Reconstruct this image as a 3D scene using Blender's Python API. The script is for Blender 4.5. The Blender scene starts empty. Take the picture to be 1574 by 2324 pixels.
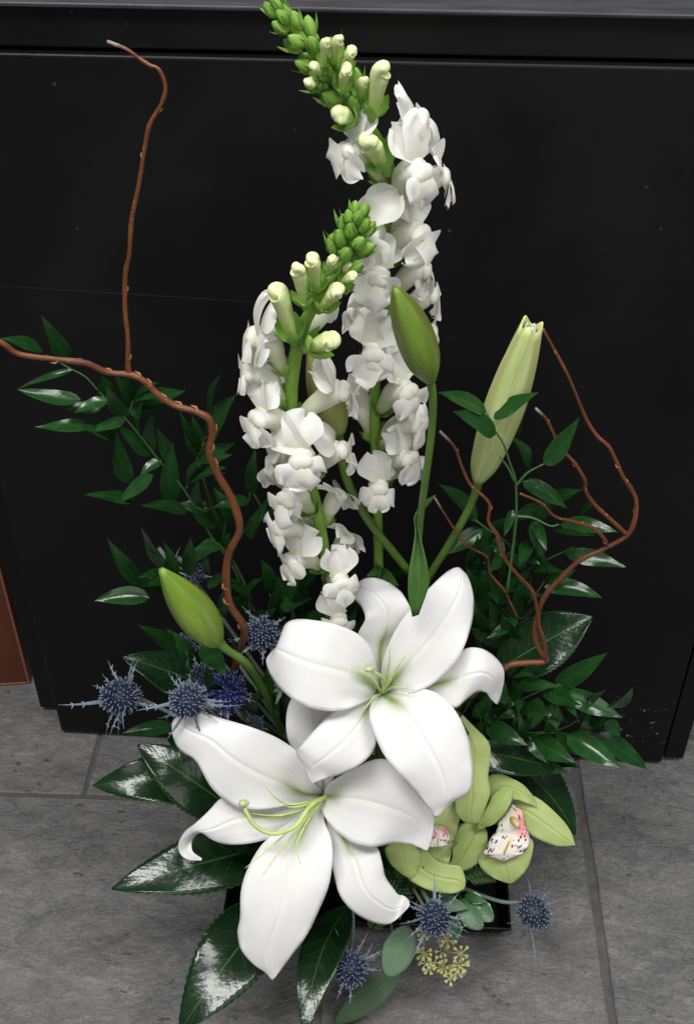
import bpy, math, random
import numpy as np
from mathutils import Vector, Matrix
random.seed(11)
S = bpy.context.scene
COL = S.collection
rnd = random.uniform

# ------------------------------------------------------------------ camera
# distances in metres; picture coordinates used below run 1574 x 2324
H = 1.10; PITCH = 39.0; YAW = 2.9; FPX = 2542.0; CX, CY = 787.0, 1162.0
cam_d = bpy.data.cameras.new('camera'); cam = bpy.data.objects.new('camera', cam_d); COL.objects.link(cam)
cam.location = (0, 0, H)
cam.rotation_euler = (math.radians(90 - PITCH), 0, math.radians(YAW))
cam_d.sensor_fit = 'VERTICAL'; cam_d.sensor_height = 24.0; cam_d.lens = 24.0 * FPX / 2324.0
cam_d.clip_start = 0.02; cam_d.clip_end = 60
S.camera = cam
RM = cam.rotation_euler.to_matrix()
CAMP = Vector((0, 0, H))

# ------------------------------------------------------------------ light
W = bpy.data.worlds.new('World'); S.world = W; W.use_nodes = True
bg = W.node_tree.nodes['Background']; bg.inputs[0].default_value = (0.92, 0.95, 1.0, 1); bg.inputs[1].default_value = 0.16
def area(name, loc, target, sx, sy, power, col=(1, 0.985, 0.97)):
    d = bpy.data.lights.new(name, 'AREA'); d.shape = 'RECTANGLE'; d.size = sx; d.size_y = sy; d.energy = power; d.color = col
    o = bpy.data.objects.new(name, d); COL.objects.link(o); o.location = loc
    o.rotation_euler = (Vector(target) - Vector(loc)).to_track_quat('-Z', 'Y').to_euler()
    return o
for k, dy in enumerate((-0.12, 0.12)):                     # three ceiling fittings, two tubes each
    area('ceiling_tube_front', (-0.55, -0.10 + dy, 2.55), (-0.45, 0.2 + dy, 0), 1.2, 0.09, 24)
    area('ceiling_tube_right', (0.95, 0.15 + dy, 2.55), (0.9, 0.3 + dy, 0), 1.2, 0.09, 17)
    area('ceiling_tube_back', (-0.35, 1.9 + dy, 2.55), (-0.3, 1.6 + dy, 0), 1.2, 0.09, 15)
area('added_fill_behind', (0.5, -1.7, 1.9), (0, 0.6, 0.4), 2.4, 1.4, 26, (1, 0.97, 0.94))  # added soft fill behind the camera, brightens the white petals
VS = S.view_settings
VS.view_transform = 'Standard'; VS.look = 'None'; VS.exposure = 0.0; VS.gamma = 1.0
S.cycles.use_denoising = True
S.cycles.max_bounces = 8

# ------------------------------------------------------------------ picture -> place
def ray(x, y):
    return RM @ Vector(((x - CX) / FPX, -(y - CY) / FPX, -1.0))
def PY(x, y, Y):
    d = ray(x, y); return CAMP + d * (Y / d.y)
def PZ(x, y, Z):
    d = ray(x, y); return CAMP + d * ((Z - H) / d.z)
def PD(x, y, dep):
    return CAMP + ray(x, y) * dep
TOCAM = -(RM @ Vector((0, 0, -1)))
RIGHT = RM @ Vector((1, 0, 0)); UPI = RM @ Vector((0, 1, 0))

# ------------------------------------------------------------------ mesh helpers
def new_mesh(name, verts, faces, uvs=None, smooth=True):
    me = bpy.data.meshes.new(name)
    me.from_pydata([tuple(v) for v in verts], [], faces)
    if uvs is not None:
        uvl = me.uv_layers.new(name='UVMap')
        li = np.zeros(len(me.loops), dtype=np.int32); me.loops.foreach_get('vertex_index', li)
        a = np.array(uvs, dtype=np.float32)[li]
        uvl.data.foreach_set('uv', a.ravel())
    if smooth:
        me.polygons.foreach_set('use_smooth', [True] * len(me.polygons))
    me.update()
    return me

class MB:
    def __init__(s): s.v = []; s.f = []; s.uv = []
    def grid(s, rows, uvf=None, closed=False):
        o = len(s.v); nv = len(rows); nu = len(rows[0])
        for i, r in enumerate(rows):
            for j, p in enumerate(r):
                s.v.append(p)
                s.uv.append((j / (nu - 1 if not closed else nu), i / (nv - 1)) if uvf is None else uvf(i, j))
        for i in range(nv - 1):
            for j in range(nu if closed else nu - 1):
                k = (j + 1) % nu
                s.f.append((o + i * nu + j, o + i * nu + k, o + (i + 1) * nu + k, o + (i + 1) * nu + j))
        return o
    def cap(s, start, n, rev=False):
        f = list(range(start, start + n)); s.f.append(tuple(reversed(f) if rev else f))
    def box(s, a, b):
        x0, y0, z0 = a; x1, y1, z1 = b; o = len(s.v)
        for z in (z0, z1):
            for (x, y) in ((x0, y0), (x1, y0), (x1, y1), (x0, y1)):
                s.v.append(Vector((x, y, z))); s.uv.append((0, 0))
        for f in ((3, 2, 1, 0), (4, 5, 6, 7), (0, 1, 5, 4), (1, 2, 6, 5), (2, 3, 7, 6), (3, 0, 4, 7)):
            s.f.append(tuple(o + i for i in f))
    def mesh(s, name, smooth=True): return new_mesh(name, s.v, s.f, s.uv, smooth)

def catmull(P, n):
    """resample a list of vectors/tuples to n points, even in parameter"""
    P = [np.array(p, dtype=float) for p in P]
    Q = [2 * P[0] - P[1]] + P + [2 * P[-1] - P[-2]]
    out = []
    for k in range(n):
        t = k / (n - 1) * (len(P) - 1); i = min(int(t), len(P) - 2); f = t - i
        a, b, c, d = Q[i], Q[i + 1], Q[i + 2], Q[i + 3]
        out.append(0.5 * ((2 * b) + (c - a) * f + (2 * a - 5 * b + 4 * c - d) * f * f + (3 * b - a - 3 * c + d) * f ** 3))
    return out

def tube(mb, pts, radii, ns=8, smooth_n=None, caps=True, rib=None):
    if smooth_n:
        pts = catmull(pts, smooth_n); radii = [float(r[0]) for r in catmull([(r,) for r in radii], smooth_n)]
    pts = [Vector(p) for p in pts]; n = len(pts)
    tang = []
    for i in range(n):
        t = (pts[min(i + 1, n - 1)] - pts[max(i - 1, 0)]); tang.append(t.normalized() if t.length > 0 else Vector((0, 0, 1)))
    ref = tang[0].orthogonal().normalized(); rows = []
    for i in range(n):
        ref = (ref - tang[i] * ref.dot(tang[i])).normalized(); b = tang[i].cross(ref)
        row = []
        for k in range(ns):
            a = 2 * math.pi * k / ns; r = radii[i] * (rib(a, i / (n - 1)) if rib else 1)
            row.append(pts[i] + (ref * math.cos(a) + b * math.sin(a)) * r)
        rows.append(row)
    o = mb.grid(rows, closed=True)
    if caps:
        mb.cap(o, ns, True); mb.cap(o + (n - 1) * ns, ns)
    return pts

def link(name, me, mat, parent=None, solid=0.0):
    o = bpy.data.objects.new(name, me); COL.objects.link(o)
    if mat is not None and not me.materials: me.materials.append(mat)
    if parent is not None:
        o.parent = parent
        if parent.type == 'EMPTY': o.location = -Vector(parent.location)
    if solid:
        m = o.modifiers.new('thickness', 'SOLIDIFY'); m.thickness = solid; m.offset = 0
    return o
def thing(name, loc, label, cat, group=None):
    o = bpy.data.objects.new(name, None); COL.objects.link(o); o.location = loc
    o.empty_display_size = 0.02; o['label'] = label; o['category'] = cat
    if group: o['group'] = group
    return o

# ------------------------------------------------------------------ materials
class NT:
    def __init__(s, name):
        s.m = bpy.data.materials.new(name); s.m.use_nodes = True; s.t = s.m.node_tree; s.n = s.t.nodes
        s.b = s.n['Principled BSDF']; s.out = s.n['Material Output']
    def node(s, ty, **kw):
        n = s.n.new(ty)
        for k, v in kw.items(): setattr(n, k, v)
        return n
    def L(s, a, b): s.t.links.new(a, b)
    def val(s, x, sock):
        if hasattr(x, 'is_linked') or hasattr(x, 'links'): s.L(x, sock)
        else: sock.default_value = x
    def math(s, op, a, b=0.0, c=None, clamp=False):
        n = s.node('ShaderNodeMath', operation=op, use_clamp=clamp); s.val(a, n.inputs[0]); s.val(b, n.inputs[1])
        if c is not None: s.val(c, n.inputs[2])
        return n.outputs[0]
    def mix(s, f, a, b):
        n = s.node('ShaderNodeMix', data_type='RGBA'); s.val(f, n.inputs[0])
        for x, i in ((a, 6), (b, 7)):
            s.val(x if hasattr(x, 'links') else (tuple(x) + (1,) if len(x) == 3 else x), n.inputs[i])
        return n.outputs[2]
    def noise(s, vec, scale, detail=4, rough=0.55, out='Fac', dist=0.0):
        n = s.node('ShaderNodeTexNoise'); s.L(vec, n.inputs['Vector']); n.inputs['Scale'].default_value = scale
        n.inputs['Detail'].default_value = detail; n.inputs['Roughness'].default_value = rough; n.inputs['Distortion'].default_value = dist
        return n.outputs[out]
    def ramp(s, f, stops):
        n = s.node('ShaderNodeValToRGB'); s.L(f, n.inputs[0]); e = n.color_ramp.elements
        while len(e) < len(stops): e.new(0.5)
        for i, (p, c) in enumerate(stops):
            e[i].position = p; e[i].color = (c, c, c, 1) if isinstance(c, (int, float)) else tuple(c) + (1,)
        return n.outputs[0]
    def maprange(s, f, a, b, c=0.0, d=1.0):
        n = s.node('ShaderNodeMapRange'); s.L(f, n.inputs[0])
        for i, v in enumerate((a, b, c, d)): n.inputs[i + 1].default_value = v
        return n.outputs[0]
    def bump(s, h, strength, dist):
        n = s.node('ShaderNodeBump'); s.L(h, n.inputs['Height']); n.inputs['Strength'].default_value = strength; n.inputs['Distance'].default_value = dist
        s.L(n.outputs[0], s.b.inputs['Normal']); return n.outputs[0]
    def coords(s, w='Object'): return s.node('ShaderNodeTexCoord').outputs[w]
    def geo(s): return s.node('ShaderNodeNewGeometry').outputs['Position']
    def uv(s):
        x = s.node('ShaderNodeSeparateXYZ'); s.L(s.coords('UV'), x.inputs[0])
        u = s.math('SUBTRACT', s.math('MULTIPLY', x.outputs[0], 2.0), 1.0)
        return u, x.outputs[1]
    def set(s, rough=0.5, spec=0.5, **kw):
        s.b.inputs['Roughness'].default_value = rough; s.b.inputs['Specular IOR Level'].default_value = spec
        for k, v in kw.items(): s.b.inputs[k].default_value = v
    def color(s, c): s.val(c if hasattr(c, 'links') else tuple(c) + (1,), s.b.inputs['Base Color'])
    def translucent(s, fac, col):
        tr = s.node('ShaderNodeBsdfTranslucent'); s.val(col if hasattr(col, 'links') else tuple(col) + (1,), tr.inputs[0])
        mx = s.node('ShaderNodeMixShader'); mx.inputs[0].default_value = fac
        s.L(s.b.outputs[0], mx.inputs[1]); s.L(tr.outputs[0], mx.inputs[2]); s.L(mx.outputs[0], s.out.inputs[0])

M = {}
def simple(name, col, rough=0.5, spec=0.5, var=0.0, bump=0.0, scale=80):
    t = NT(name); t.set(rough, spec)
    if var:
        n = t.noise(t.geo(), scale, 4); f = t.maprange(n, 0.3, 0.7)
        c = t.mix(f, [x * (1 - var) for x in col], [min(1, x * (1 + var)) for x in col]); t.color(c)
        if bump: t.bump(n, 0.6, bump)
    else: t.color(col)
    M[name] = t.m; return t

# white lily tepal: green nectary streak at the throat, fine parallel veins
def lily_mat(name, throat):
    t = NT(name); u, v = t.uv()
    u2 = t.math('MULTIPLY', u, u)
    streak = t.math('MULTIPLY', t.math('POWER', 2.718, t.math('MULTIPLY', u2, -30.0)), t.maprange(v, throat, throat * 0.6), clamp=True)
    halo = t.math('MULTIPLY', t.math('POWER', 2.718, t.math('MULTIPLY', u2, -7.0)), t.maprange(v, throat * 1.7, 0.02), clamp=True)
    white = t.mix(t.maprange(t.noise(t.geo(), 30, 3), 0.35, 0.65), (0.85, 0.845, 0.845), (0.885, 0.88, 0.875))
    c = t.mix(t.math('MULTIPLY', halo, 0.22), white, (0.72, 0.80, 0.36))
    c = t.mix(t.math('MULTIPLY', streak, 0.88), c, (0.24, 0.36, 0.035))
    mid = t.math('MULTIPLY', t.math('POWER', 2.718, t.math('MULTIPLY', u2, -700.0)), 0.04)
    c = t.mix(mid, c, (0.80, 0.84, 0.58))
    cv = t.node('ShaderNodeCombineXYZ'); t.L(t.math('MULTIPLY', u, 26.0), cv.inputs[0]); t.L(t.math('MULTIPLY', v, 1.6), cv.inputs[1])
    c = t.mix(t.math('MULTIPLY', t.maprange(t.noise(cv.outputs[0], 1.0, 4), 0.42, 0.62), 0.13), c, (0.62, 0.64, 0.60))
    t.color(c); t.set(0.45, 0.35)
    cx = t.node('ShaderNodeCombineXYZ'); t.L(t.math('MULTIPLY', u, 34.0), cx.inputs[0]); t.L(t.math('MULTIPLY', v, 2.2), cx.inputs[1])
    t.bump(t.math('ADD', t.noise(cx.outputs[0], 1.0, 3), t.math('MULTIPLY', t.noise(t.geo(), 420, 2), 0.25)), 0.30, 0.0007)
    t.translucent(0.32, c); M[name] = t.m
lily_mat('lily_white', 0.27)

def floret_mat():
    t = NT('snapdragon_white'); u, v = t.uv()
    c = t.mix(t.maprange(v, 0.0, 1.0), (0.66, 0.72, 0.42), (0.86, 0.855, 0.82))
    t.color(c); t.set(0.55, 0.25)
    t.bump(t.noise(t.geo(), 260, 3), 0.4, 0.0008); t.translucent(0.38, c); M['snap_tube'] = t.m
    t = NT('snapdragon_lip'); u, v = t.uv()
    c = t.mix(t.maprange(v, 0.0, 0.5), (0.85, 0.85, 0.68), (0.90, 0.89, 0.865))
    t.color(c); t.set(0.55, 0.25)
    t.bump(t.noise(t.geo(), 200, 3), 0.4, 0.0010); t.translucent(0.42, c); M['snap_lip'] = t.m
    t = NT('snapdragon_bud'); u, v = t.uv()
    c = t.mix(t.maprange(v, 0.05, 0.95), (0.36, 0.50, 0.12), (0.76, 0.80, 0.46))
    t.color(c); t.set(0.5, 0.3); t.bump(t.noise(t.geo(), 300, 3), 0.4, 0.001); t.translucent(0.12, c); M['snap_bud'] = t.m
floret_mat()

def green(name, dark, light, rough, spec=0.5, vein=0.0, bumpd=0.0006, bscale=160, veincol=(0.2, 0.35, 0.05), par=0.0, trans=0.0, edge=None):
    t = NT(name); u, v = t.uv()
    n = t.noise(t.geo(), 55, 4)
    oi = t.node('ShaderNodeObjectInfo').outputs['Random']
    f = t.math('ADD', t.math('MULTIPLY', t.maprange(n, 0.3, 0.7), 0.6), t.math('MULTIPLY', oi, 0.4))
    c = t.mix(f, dark, light)
    au = t.math('ABSOLUTE', u)
    h = t.noise(t.geo(), bscale, 3, 0.6)
    if vein:
        m = t.maprange(au, 0.035, 0.012)
        s = t.math('SINE', t.math('MULTIPLY', t.math('SUBTRACT', v, t.math('MULTIPLY', t.math('POWER', au, 0.8), 0.16)), 62.0))
        sv = t.math('MULTIPLY', t.maprange(s, 0.985, 1.0), t.maprange(au, 0.85, 0.3))
        c = t.mix(t.math('MULTIPLY', t.math('MAXIMUM', m, t.math('MULTIPLY', sv, 0.55)), vein, clamp=True), c, veincol)
        h = t.math('ADD', h, t.math('ADD', t.math('MULTIPLY', t.math('ABSOLUTE', s), 0.10), t.math('MULTIPLY', t.noise(t.geo(), 34, 2), 1.3)))
    if par:
        st = t.math('SINE', t.math('MULTIPLY', u, 38.0)); h = t.math('ADD', h, t.math('MULTIPLY', st, par))
        m = t.maprange(au, 0.05, 0.02); c = t.mix(t.math('MULTIPLY', m, 0.35), c, veincol)
    e = t.maprange(au, 0.93, 0.99)
    if edge: c = t.mix(t.math('MULTIPLY', t.maprange(t.math('ADD', au, t.math('MULTIPLY', t.math('SUBTRACT', t.noise(t.geo(), 160, 3), 0.5), 0.75)), 0.97, 1.0), 0.9), c, edge)
    else: c = t.mix(t.math('MULTIPLY', e, 0.25), c, veincol)
    t.color(c); t.set(rough, spec); t.bump(h, 0.7, bumpd)
    if trans: t.translucent(trans, c)
    M[name] = t.m
green('ruscus', (0.006, 0.034, 0.008), (0.017, 0.074, 0.014), 0.19, 0.33, bumpd=0.00035, bscale=90, par=0.02, veincol=(0.05, 0.15, 0.035), trans=0.05)
green('broad_leaf', (0.003, 0.014, 0.005), (0.006, 0.027, 0.007), 0.20, 0.36, vein=0.5, bumpd=0.0005, bscale=110, veincol=(0.07, 0.18, 0.035))
green('snap_stem', (0.12, 0.25, 0.03), (0.20, 0.36, 0.055), 0.5, 0.3, bumpd=0.0004)
green('sepal', (0.12, 0.27, 0.035), (0.25, 0.43, 0.08), 0.5, 0.3, bumpd=0.0006, trans=0.1)
green('lily_leaf', (0.035, 0.10, 0.018), (0.06, 0.15, 0.03), 0.42, 0.4, par=0.3, veincol=(0.12, 0.24, 0.06), bumpd=0.0008, trans=0.1)
green('lily_stem', (0.055, 0.12, 0.016), (0.095, 0.19, 0.03), 0.45, 0.4, bumpd=0.0004, bscale=300)
green('orchid_green', (0.50, 0.62, 0.20), (0.63, 0.73, 0.33), 0.45, 0.3, par=0.05, veincol=(0.64, 0.72, 0.38), bumpd=0.0004, trans=0.42)
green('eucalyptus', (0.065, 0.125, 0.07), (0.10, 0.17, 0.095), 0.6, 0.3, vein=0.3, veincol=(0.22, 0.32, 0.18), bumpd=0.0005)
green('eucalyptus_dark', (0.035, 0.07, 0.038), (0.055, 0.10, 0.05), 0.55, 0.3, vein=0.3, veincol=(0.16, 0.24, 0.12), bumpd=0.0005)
green('variegated', (0.03, 0.09, 0.035), (0.05, 0.13, 0.05), 0.4, 0.4, vein=0.2, veincol=(0.12, 0.22, 0.08), edge=(0.62, 0.66, 0.42))
green('fern', (0.025, 0.07, 0.018), (0.05, 0.12, 0.03), 0.5, 0.3, veincol=(0.06, 0.15, 0.04))
green('holly_bract', (0.13, 0.17, 0.21), (0.24, 0.29, 0.34), 0.55, 0.3, veincol=(0.42, 0.47, 0.52), bumpd=0.0004, par=0.2)
green('holly_stem', (0.10, 0.15, 0.12), (0.17, 0.22, 0.17), 0.55, 0.3)
simple('berry', (0.40, 0.41, 0.17), 0.5, 0.3, 0.2, 0.0003, 400)
simple('berry_twig', (0.30, 0.20, 0.12), 0.6, 0.3, 0.2)
simple('filament', (0.50, 0.62, 0.22), 0.45, 0.3, 0.15)
simple('stigma', (0.42, 0.50, 0.24), 0.35, 0.5, 0.15, 0.0006, 300)
simple('foam', (0.02, 0.05, 0.02), 0.9, 0.1, 0.3, 0.003, 300)

def head_mat(name, deep, tip):
    t = NT(name); u, v = t.uv()
    c = t.mix(t.maprange(v, 0.45, 0.95), deep, tip); t.color(c); t.set(0.55, 0.3); M[name] = t.m
head_mat('holly_head', (0.030, 0.040, 0.075), (0.19, 0.235, 0.32))
head_mat('holly_head_violet', (0.028, 0.030, 0.12), (0.11, 0.125, 0.30))
head_mat('holly_head_grey', (0.035, 0.045, 0.075), (0.20, 0.25, 0.32))

def bark():
    t = NT('willow_bark'); u, v = t.uv(); p = t.geo()
    n = t.noise(p, 28, 5, 0.65); n2 = t.noise(p, 420, 3)
    c = t.mix(t.maprange(n, 0.3, 0.7), (0.060, 0.020, 0.009), (0.165, 0.052, 0.017))
    c = t.mix(t.math('MULTIPLY', t.maprange(n2, 0.60, 0.72), 0.35), c, (0.33, 0.20, 0.11))
    t.color(c); t.set(0.42, 0.4); t.bump(n2, 0.4, 0.0005); M['willow'] = t.m
    simple('willow_tip', (0.22, 0.18, 0.16), 0.6, 0.3, 0.2, 0.0003, 300)
    simple('willow_node', (0.26, 0.12, 0.055), 0.6, 0.3, 0.25, 0.0003, 300)
bark()

def bud_mat(name, c0, c1, stain, amt):
    t = NT(name); u, v = t.uv(); x = t.node('ShaderNodeSeparateXYZ'); t.L(t.coords('UV'), x.inputs[0])
    rib = t.math('SINE', t.math('MULTIPLY', x.outputs[0], 6 * math.pi))
    cx = t.node('ShaderNodeCombineXYZ'); t.L(t.math('MULTIPLY', x.outputs[0], 40.0), cx.inputs[0]); t.L(t.math('MULTIPLY', v, 3.0), cx.inputs[1])
    ns = t.noise(cx.outputs[0], 1.0, 4)
    c = t.mix(t.maprange(ns, 0.3, 0.7), c0, c1)
    s = t.math('MULTIPLY', t.maprange(t.math('ADD', rib, t.math('MULTIPLY', ns, 1.2)), 0.7, 1.6), t.maprange(v, 0.15, 0.7))
    c = t.mix(t.math('MULTIPLY', s, amt, clamp=True), c, stain)
    t.color(c); t.set(0.38, 0.4); t.bump(ns, 0.3, 0.0006); M[name] = t.m
bud_mat('bud_green', (0.12, 0.21, 0.022), (0.19, 0.30, 0.035), (0.10, 0.17, 0.02), 0.5)
bud_mat('bud_purple', (0.095, 0.165, 0.018), (0.14, 0.23, 0.028), (0.10, 0.065, 0.035), 0.6)
bud_mat('bud_pale', (0.36, 0.46, 0.15), (0.55, 0.62, 0.28), (0.34, 0.27, 0.12), 0.5)
bud_mat('bud_tan', (0.20, 0.22, 0.06), (0.30, 0.31, 0.10), (0.24, 0.16, 0.07), 0.8)

def lip_mat():
    t = NT('orchid_lip'); u, v = t.uv(); uvn = t.coords('UV')
    mp = t.node('ShaderNodeMapping'); t.L(uvn, mp.inputs[0]); mp.inputs['Scale'].default_value = (14, 12, 1)
    vo = t.node('ShaderNodeTexVoronoi'); t.L(mp.outputs[0], vo.inputs['Vector']); vo.inputs['Scale'].default_value = 1.0; vo.inputs['Randomness'].default_value = 0.85
    spots = t.maprange(vo.outputs['Distance'], 0.42, 0.34)
    au = t.math('ABSOLUTE', u)
    rim = t.math('MAXIMUM', t.maprange(au, 0.48, 0.6), t.maprange(v, 0.86, 0.92))
    band = t.math('MULTIPLY', t.maprange(t.math('ABSOLUTE', t.math('SUBTRACT', v, 0.52)), 0.14, 0.10), t.maprange(au, 0.12, 0.2))
    m = t.math('MULTIPLY', spots, t.math('MAXIMUM', rim, band), clamp=True)
    base = t.mix(t.maprange(v, 0.0, 0.45), (0.60, 0.62, 0.45), (0.80, 0.76, 0.72))
    pink = t.math('MULTIPLY', t.maprange(u, 0.05, 0.55), t.maprange(t.math('ABSOLUTE', t.math('SUBTRACT', v, 0.28)), 0.25, 0.1))
    c = t.mix(t.math('MULTIPLY', pink, 0.85, clamp=True), base, (0.75, 0.26, 0.28))
    yel = t.math('MULTIPLY', t.maprange(au, 0.22, 0.08), t.maprange(t.math('ABSOLUTE', t.math('SUBTRACT', v, 0.62)), 0.22, 0.12))
    c = t.mix(t.math('MULTIPLY', yel, 0.75, clamp=True), c, (0.72, 0.62, 0.22))
    line = t.math('MULTIPLY', t.maprange(au, 0.035, 0.02), t.maprange(v, 0.5, 0.56))
    line = t.math('MULTIPLY', line, t.maprange(v, 0.84, 0.8))
    c = t.mix(t.math('MAXIMUM', m, line), c, (0.10, 0.012, 0.022)); t.color(c); t.set(0.45, 0.3); M['orchid_lip'] = t.m
lip_mat()

def cabinet_mat():
    t = NT('black_laminate'); p = t.coords('Object')
    t.set(0.40, 0.20)
    n = t.noise(p, 6, 4); c = t.mix(t.maprange(n, 0.35, 0.7), (0.0040, 0.0039, 0.0043), (0.0064, 0.0062, 0.0068))
    vo = t.node('ShaderNodeTexVoronoi'); t.L(p, vo.inputs['Vector']); vo.inputs['Scale'].default_value = 38; vo.inputs['Randomness'].default_value = 1.0
    big = t.noise(p, 5.0, 2)
    dust = t.math('MULTIPLY', t.maprange(vo.outputs['Distance'], 0.075, 0.03), t.maprange(big, 0.50, 0.62))
    c = t.mix(t.math('MULTIPLY', dust, 0.12), c, (0.30, 0.30, 0.31))
    # chipped paint low on the right
    x = t.node('ShaderNodeSeparateXYZ'); t.L(p, x.inputs[0])
    reg = t.math('MULTIPLY', t.maprange(t.math('ABSOLUTE', t.math('SUBTRACT', x.outputs[0], 0.305)), 0.065, 0.02), t.maprange(t.math('ABSOLUTE', t.math('SUBTRACT', x.outputs[2], 0.075)), 0.055, 0.015))
    chip = t.math('MULTIPLY', t.maprange(t.noise(p, 105, 3, 0.6), 0.62, 0.65), t.math('MULTIPLY', reg, 1.6, clamp=True))
    c = t.mix(t.math('MULTIPLY', chip, 0.85), c, (0.20, 0.20, 0.20))
    # a long fine scratch
    z = t.math('SUBTRACT', t.math('ADD', x.outputs[2], t.math('MULTIPLY', x.outputs[0], 0.035)), 0.612)
    sc = t.math('MULTIPLY', t.maprange(t.math('ABSOLUTE', z), 0.0008, 0.0002), t.maprange(t.math('ABSOLUTE', t.math('ADD', x.outputs[0], 0.20)), 0.22, 0.02))
    c = t.mix(t.math('MULTIPLY', sc, t.math('MULTIPLY', t.noise(p, 30, 2), 0.09)), c, (0.25, 0.25, 0.25))
    t.L(t.maprange(t.noise(p, 3.5, 6, 0.65, dist=0.8), 0.35, 0.7, 0.28, 0.55), t.b.inputs['Roughness'])
    t.color(c); t.bump(t.noise(p, 240, 3), 0.05, 0.0005); M['cabinet'] = t.m
    t = NT('counter_top'); p = t.coords('Object'); t.set(0.30, 0.5)
    mp = t.node('ShaderNodeMapping'); t.L(p, mp.inputs[0]); mp.inputs['Scale'].default_value = (1, 6, 1)
    t.color(t.mix(t.maprange(t.noise(mp.outputs[0], 14, 5), 0.4, 0.7), (0.018, 0.018, 0.021), (0.045, 0.045, 0.05))); M['counter'] = t.m
    simple('black_plastic', (0.003, 0.003, 0.0035), 0.35, 0.15)
    simple('brown_wood', (0.085, 0.026, 0.013), 0.5, 0.3, 0.15, 0.0002, 25)
    simple('brown_edge', (0.20, 0.075, 0.04), 0.5, 0.3, 0.1)
cabinet_mat()

def slate():
    t = NT('slate_tile'); p = t.geo(); oi = t.node('ShaderNodeObjectInfo').outputs['Random']
    off = t.node('ShaderNodeVectorMath', operation='ADD'); t.L(p, off.inputs[0])
    cb = t.node('ShaderNodeCombineXYZ'); t.L(t.math('MULTIPLY', oi, 7.0), cb.inputs[0]); t.L(cb.outputs[0], off.inputs[1]); q = off.outputs[0]
    mp = t.node('ShaderNodeMapping'); t.L(q, mp.inputs[0]); mp.inputs['Scale'].default_value = (1.0, 1.7, 1.0); mp.inputs['Rotation'].default_value = (0, 0, 0.35)
    a = t.noise(mp.outputs[0], 7, 7, 0.68, dist=0.35); b = t.noise(mp.outputs[0], 40, 6, 0.65, dist=0.8); d = t.noise(q, 260, 4, 0.6)
    big = t.noise(q, 3.2, 3)
    f = t.math('ADD', t.math('MULTIPLY', a, 0.5), t.math('ADD', t.math('MULTIPLY', b, 0.4), t.math('MULTIPLY', d, 0.30)))
    f = t.math('SUBTRACT', f, 0.04)
    c = t.ramp(f, [(0.40, (0.060, 0.060, 0.061)), (0.52, (0.106, 0.106, 0.107)), (0.61, (0.142, 0.141, 0.140)), (0.72, (0.21, 0.208, 0.205))])
    c = t.mix(t.math('MULTIPLY', t.maprange(big, 0.45, 0.7), 0.25), c, (0.125, 0.116, 0.106))
    mp2 = t.node('ShaderNodeMapping'); t.L(q, mp2.inputs[0]); mp2.inputs['Scale'].default_value = (1.0, 2.2, 1.0); mp2.inputs['Rotation'].default_value = (0, 0, -0.15)
    pit = t.noise(mp2.outputs[0], 44, 6, 0.75, dist=0.5)
    pm = t.math('MULTIPLY', t.maprange(pit, 0.61, 0.70), t.maprange(t.noise(q, 8, 2), 0.40, 0.6))
    c = t.mix(t.math('MULTIPLY', pm, 0.75), c, (0.020, 0.019, 0.018))
    lt = t.math('MULTIPLY', t.maprange(t.noise(mp2.outputs[0], 75, 4, 0.7, dist=1.0), 0.63, 0.70), t.maprange(t.noise(q, 6, 2), 0.45, 0.6))
    c = t.mix(t.math('MULTIPLY', lt, 0.5), c, (0.26, 0.26, 0.26))
    t.color(c); t.set(0.55, 0.35)
    h = t.math('SUBTRACT', t.math('ADD', t.math('MULTIPLY', a, 0.9), t.math('MULTIPLY', b, 0.5)), t.math('MULTIPLY', pm, 0.35))
    t.bump(t.math('ADD', h, t.math('MULTIPLY', d, 0.16)), 0.7, 0.008); M['slate'] = t.m
    t = NT('grout'); p = t.geo(); n = t.noise(p, 60, 5)
    t.color(t.mix(t.maprange(n, 0.3, 0.7), (0.072, 0.065, 0.061), (0.112, 0.102, 0.097))); t.set(0.8, 0.2); t.bump(t.noise(p, 400, 3), 0.6, 0.001); M['grout'] = t.m
slate()

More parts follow.
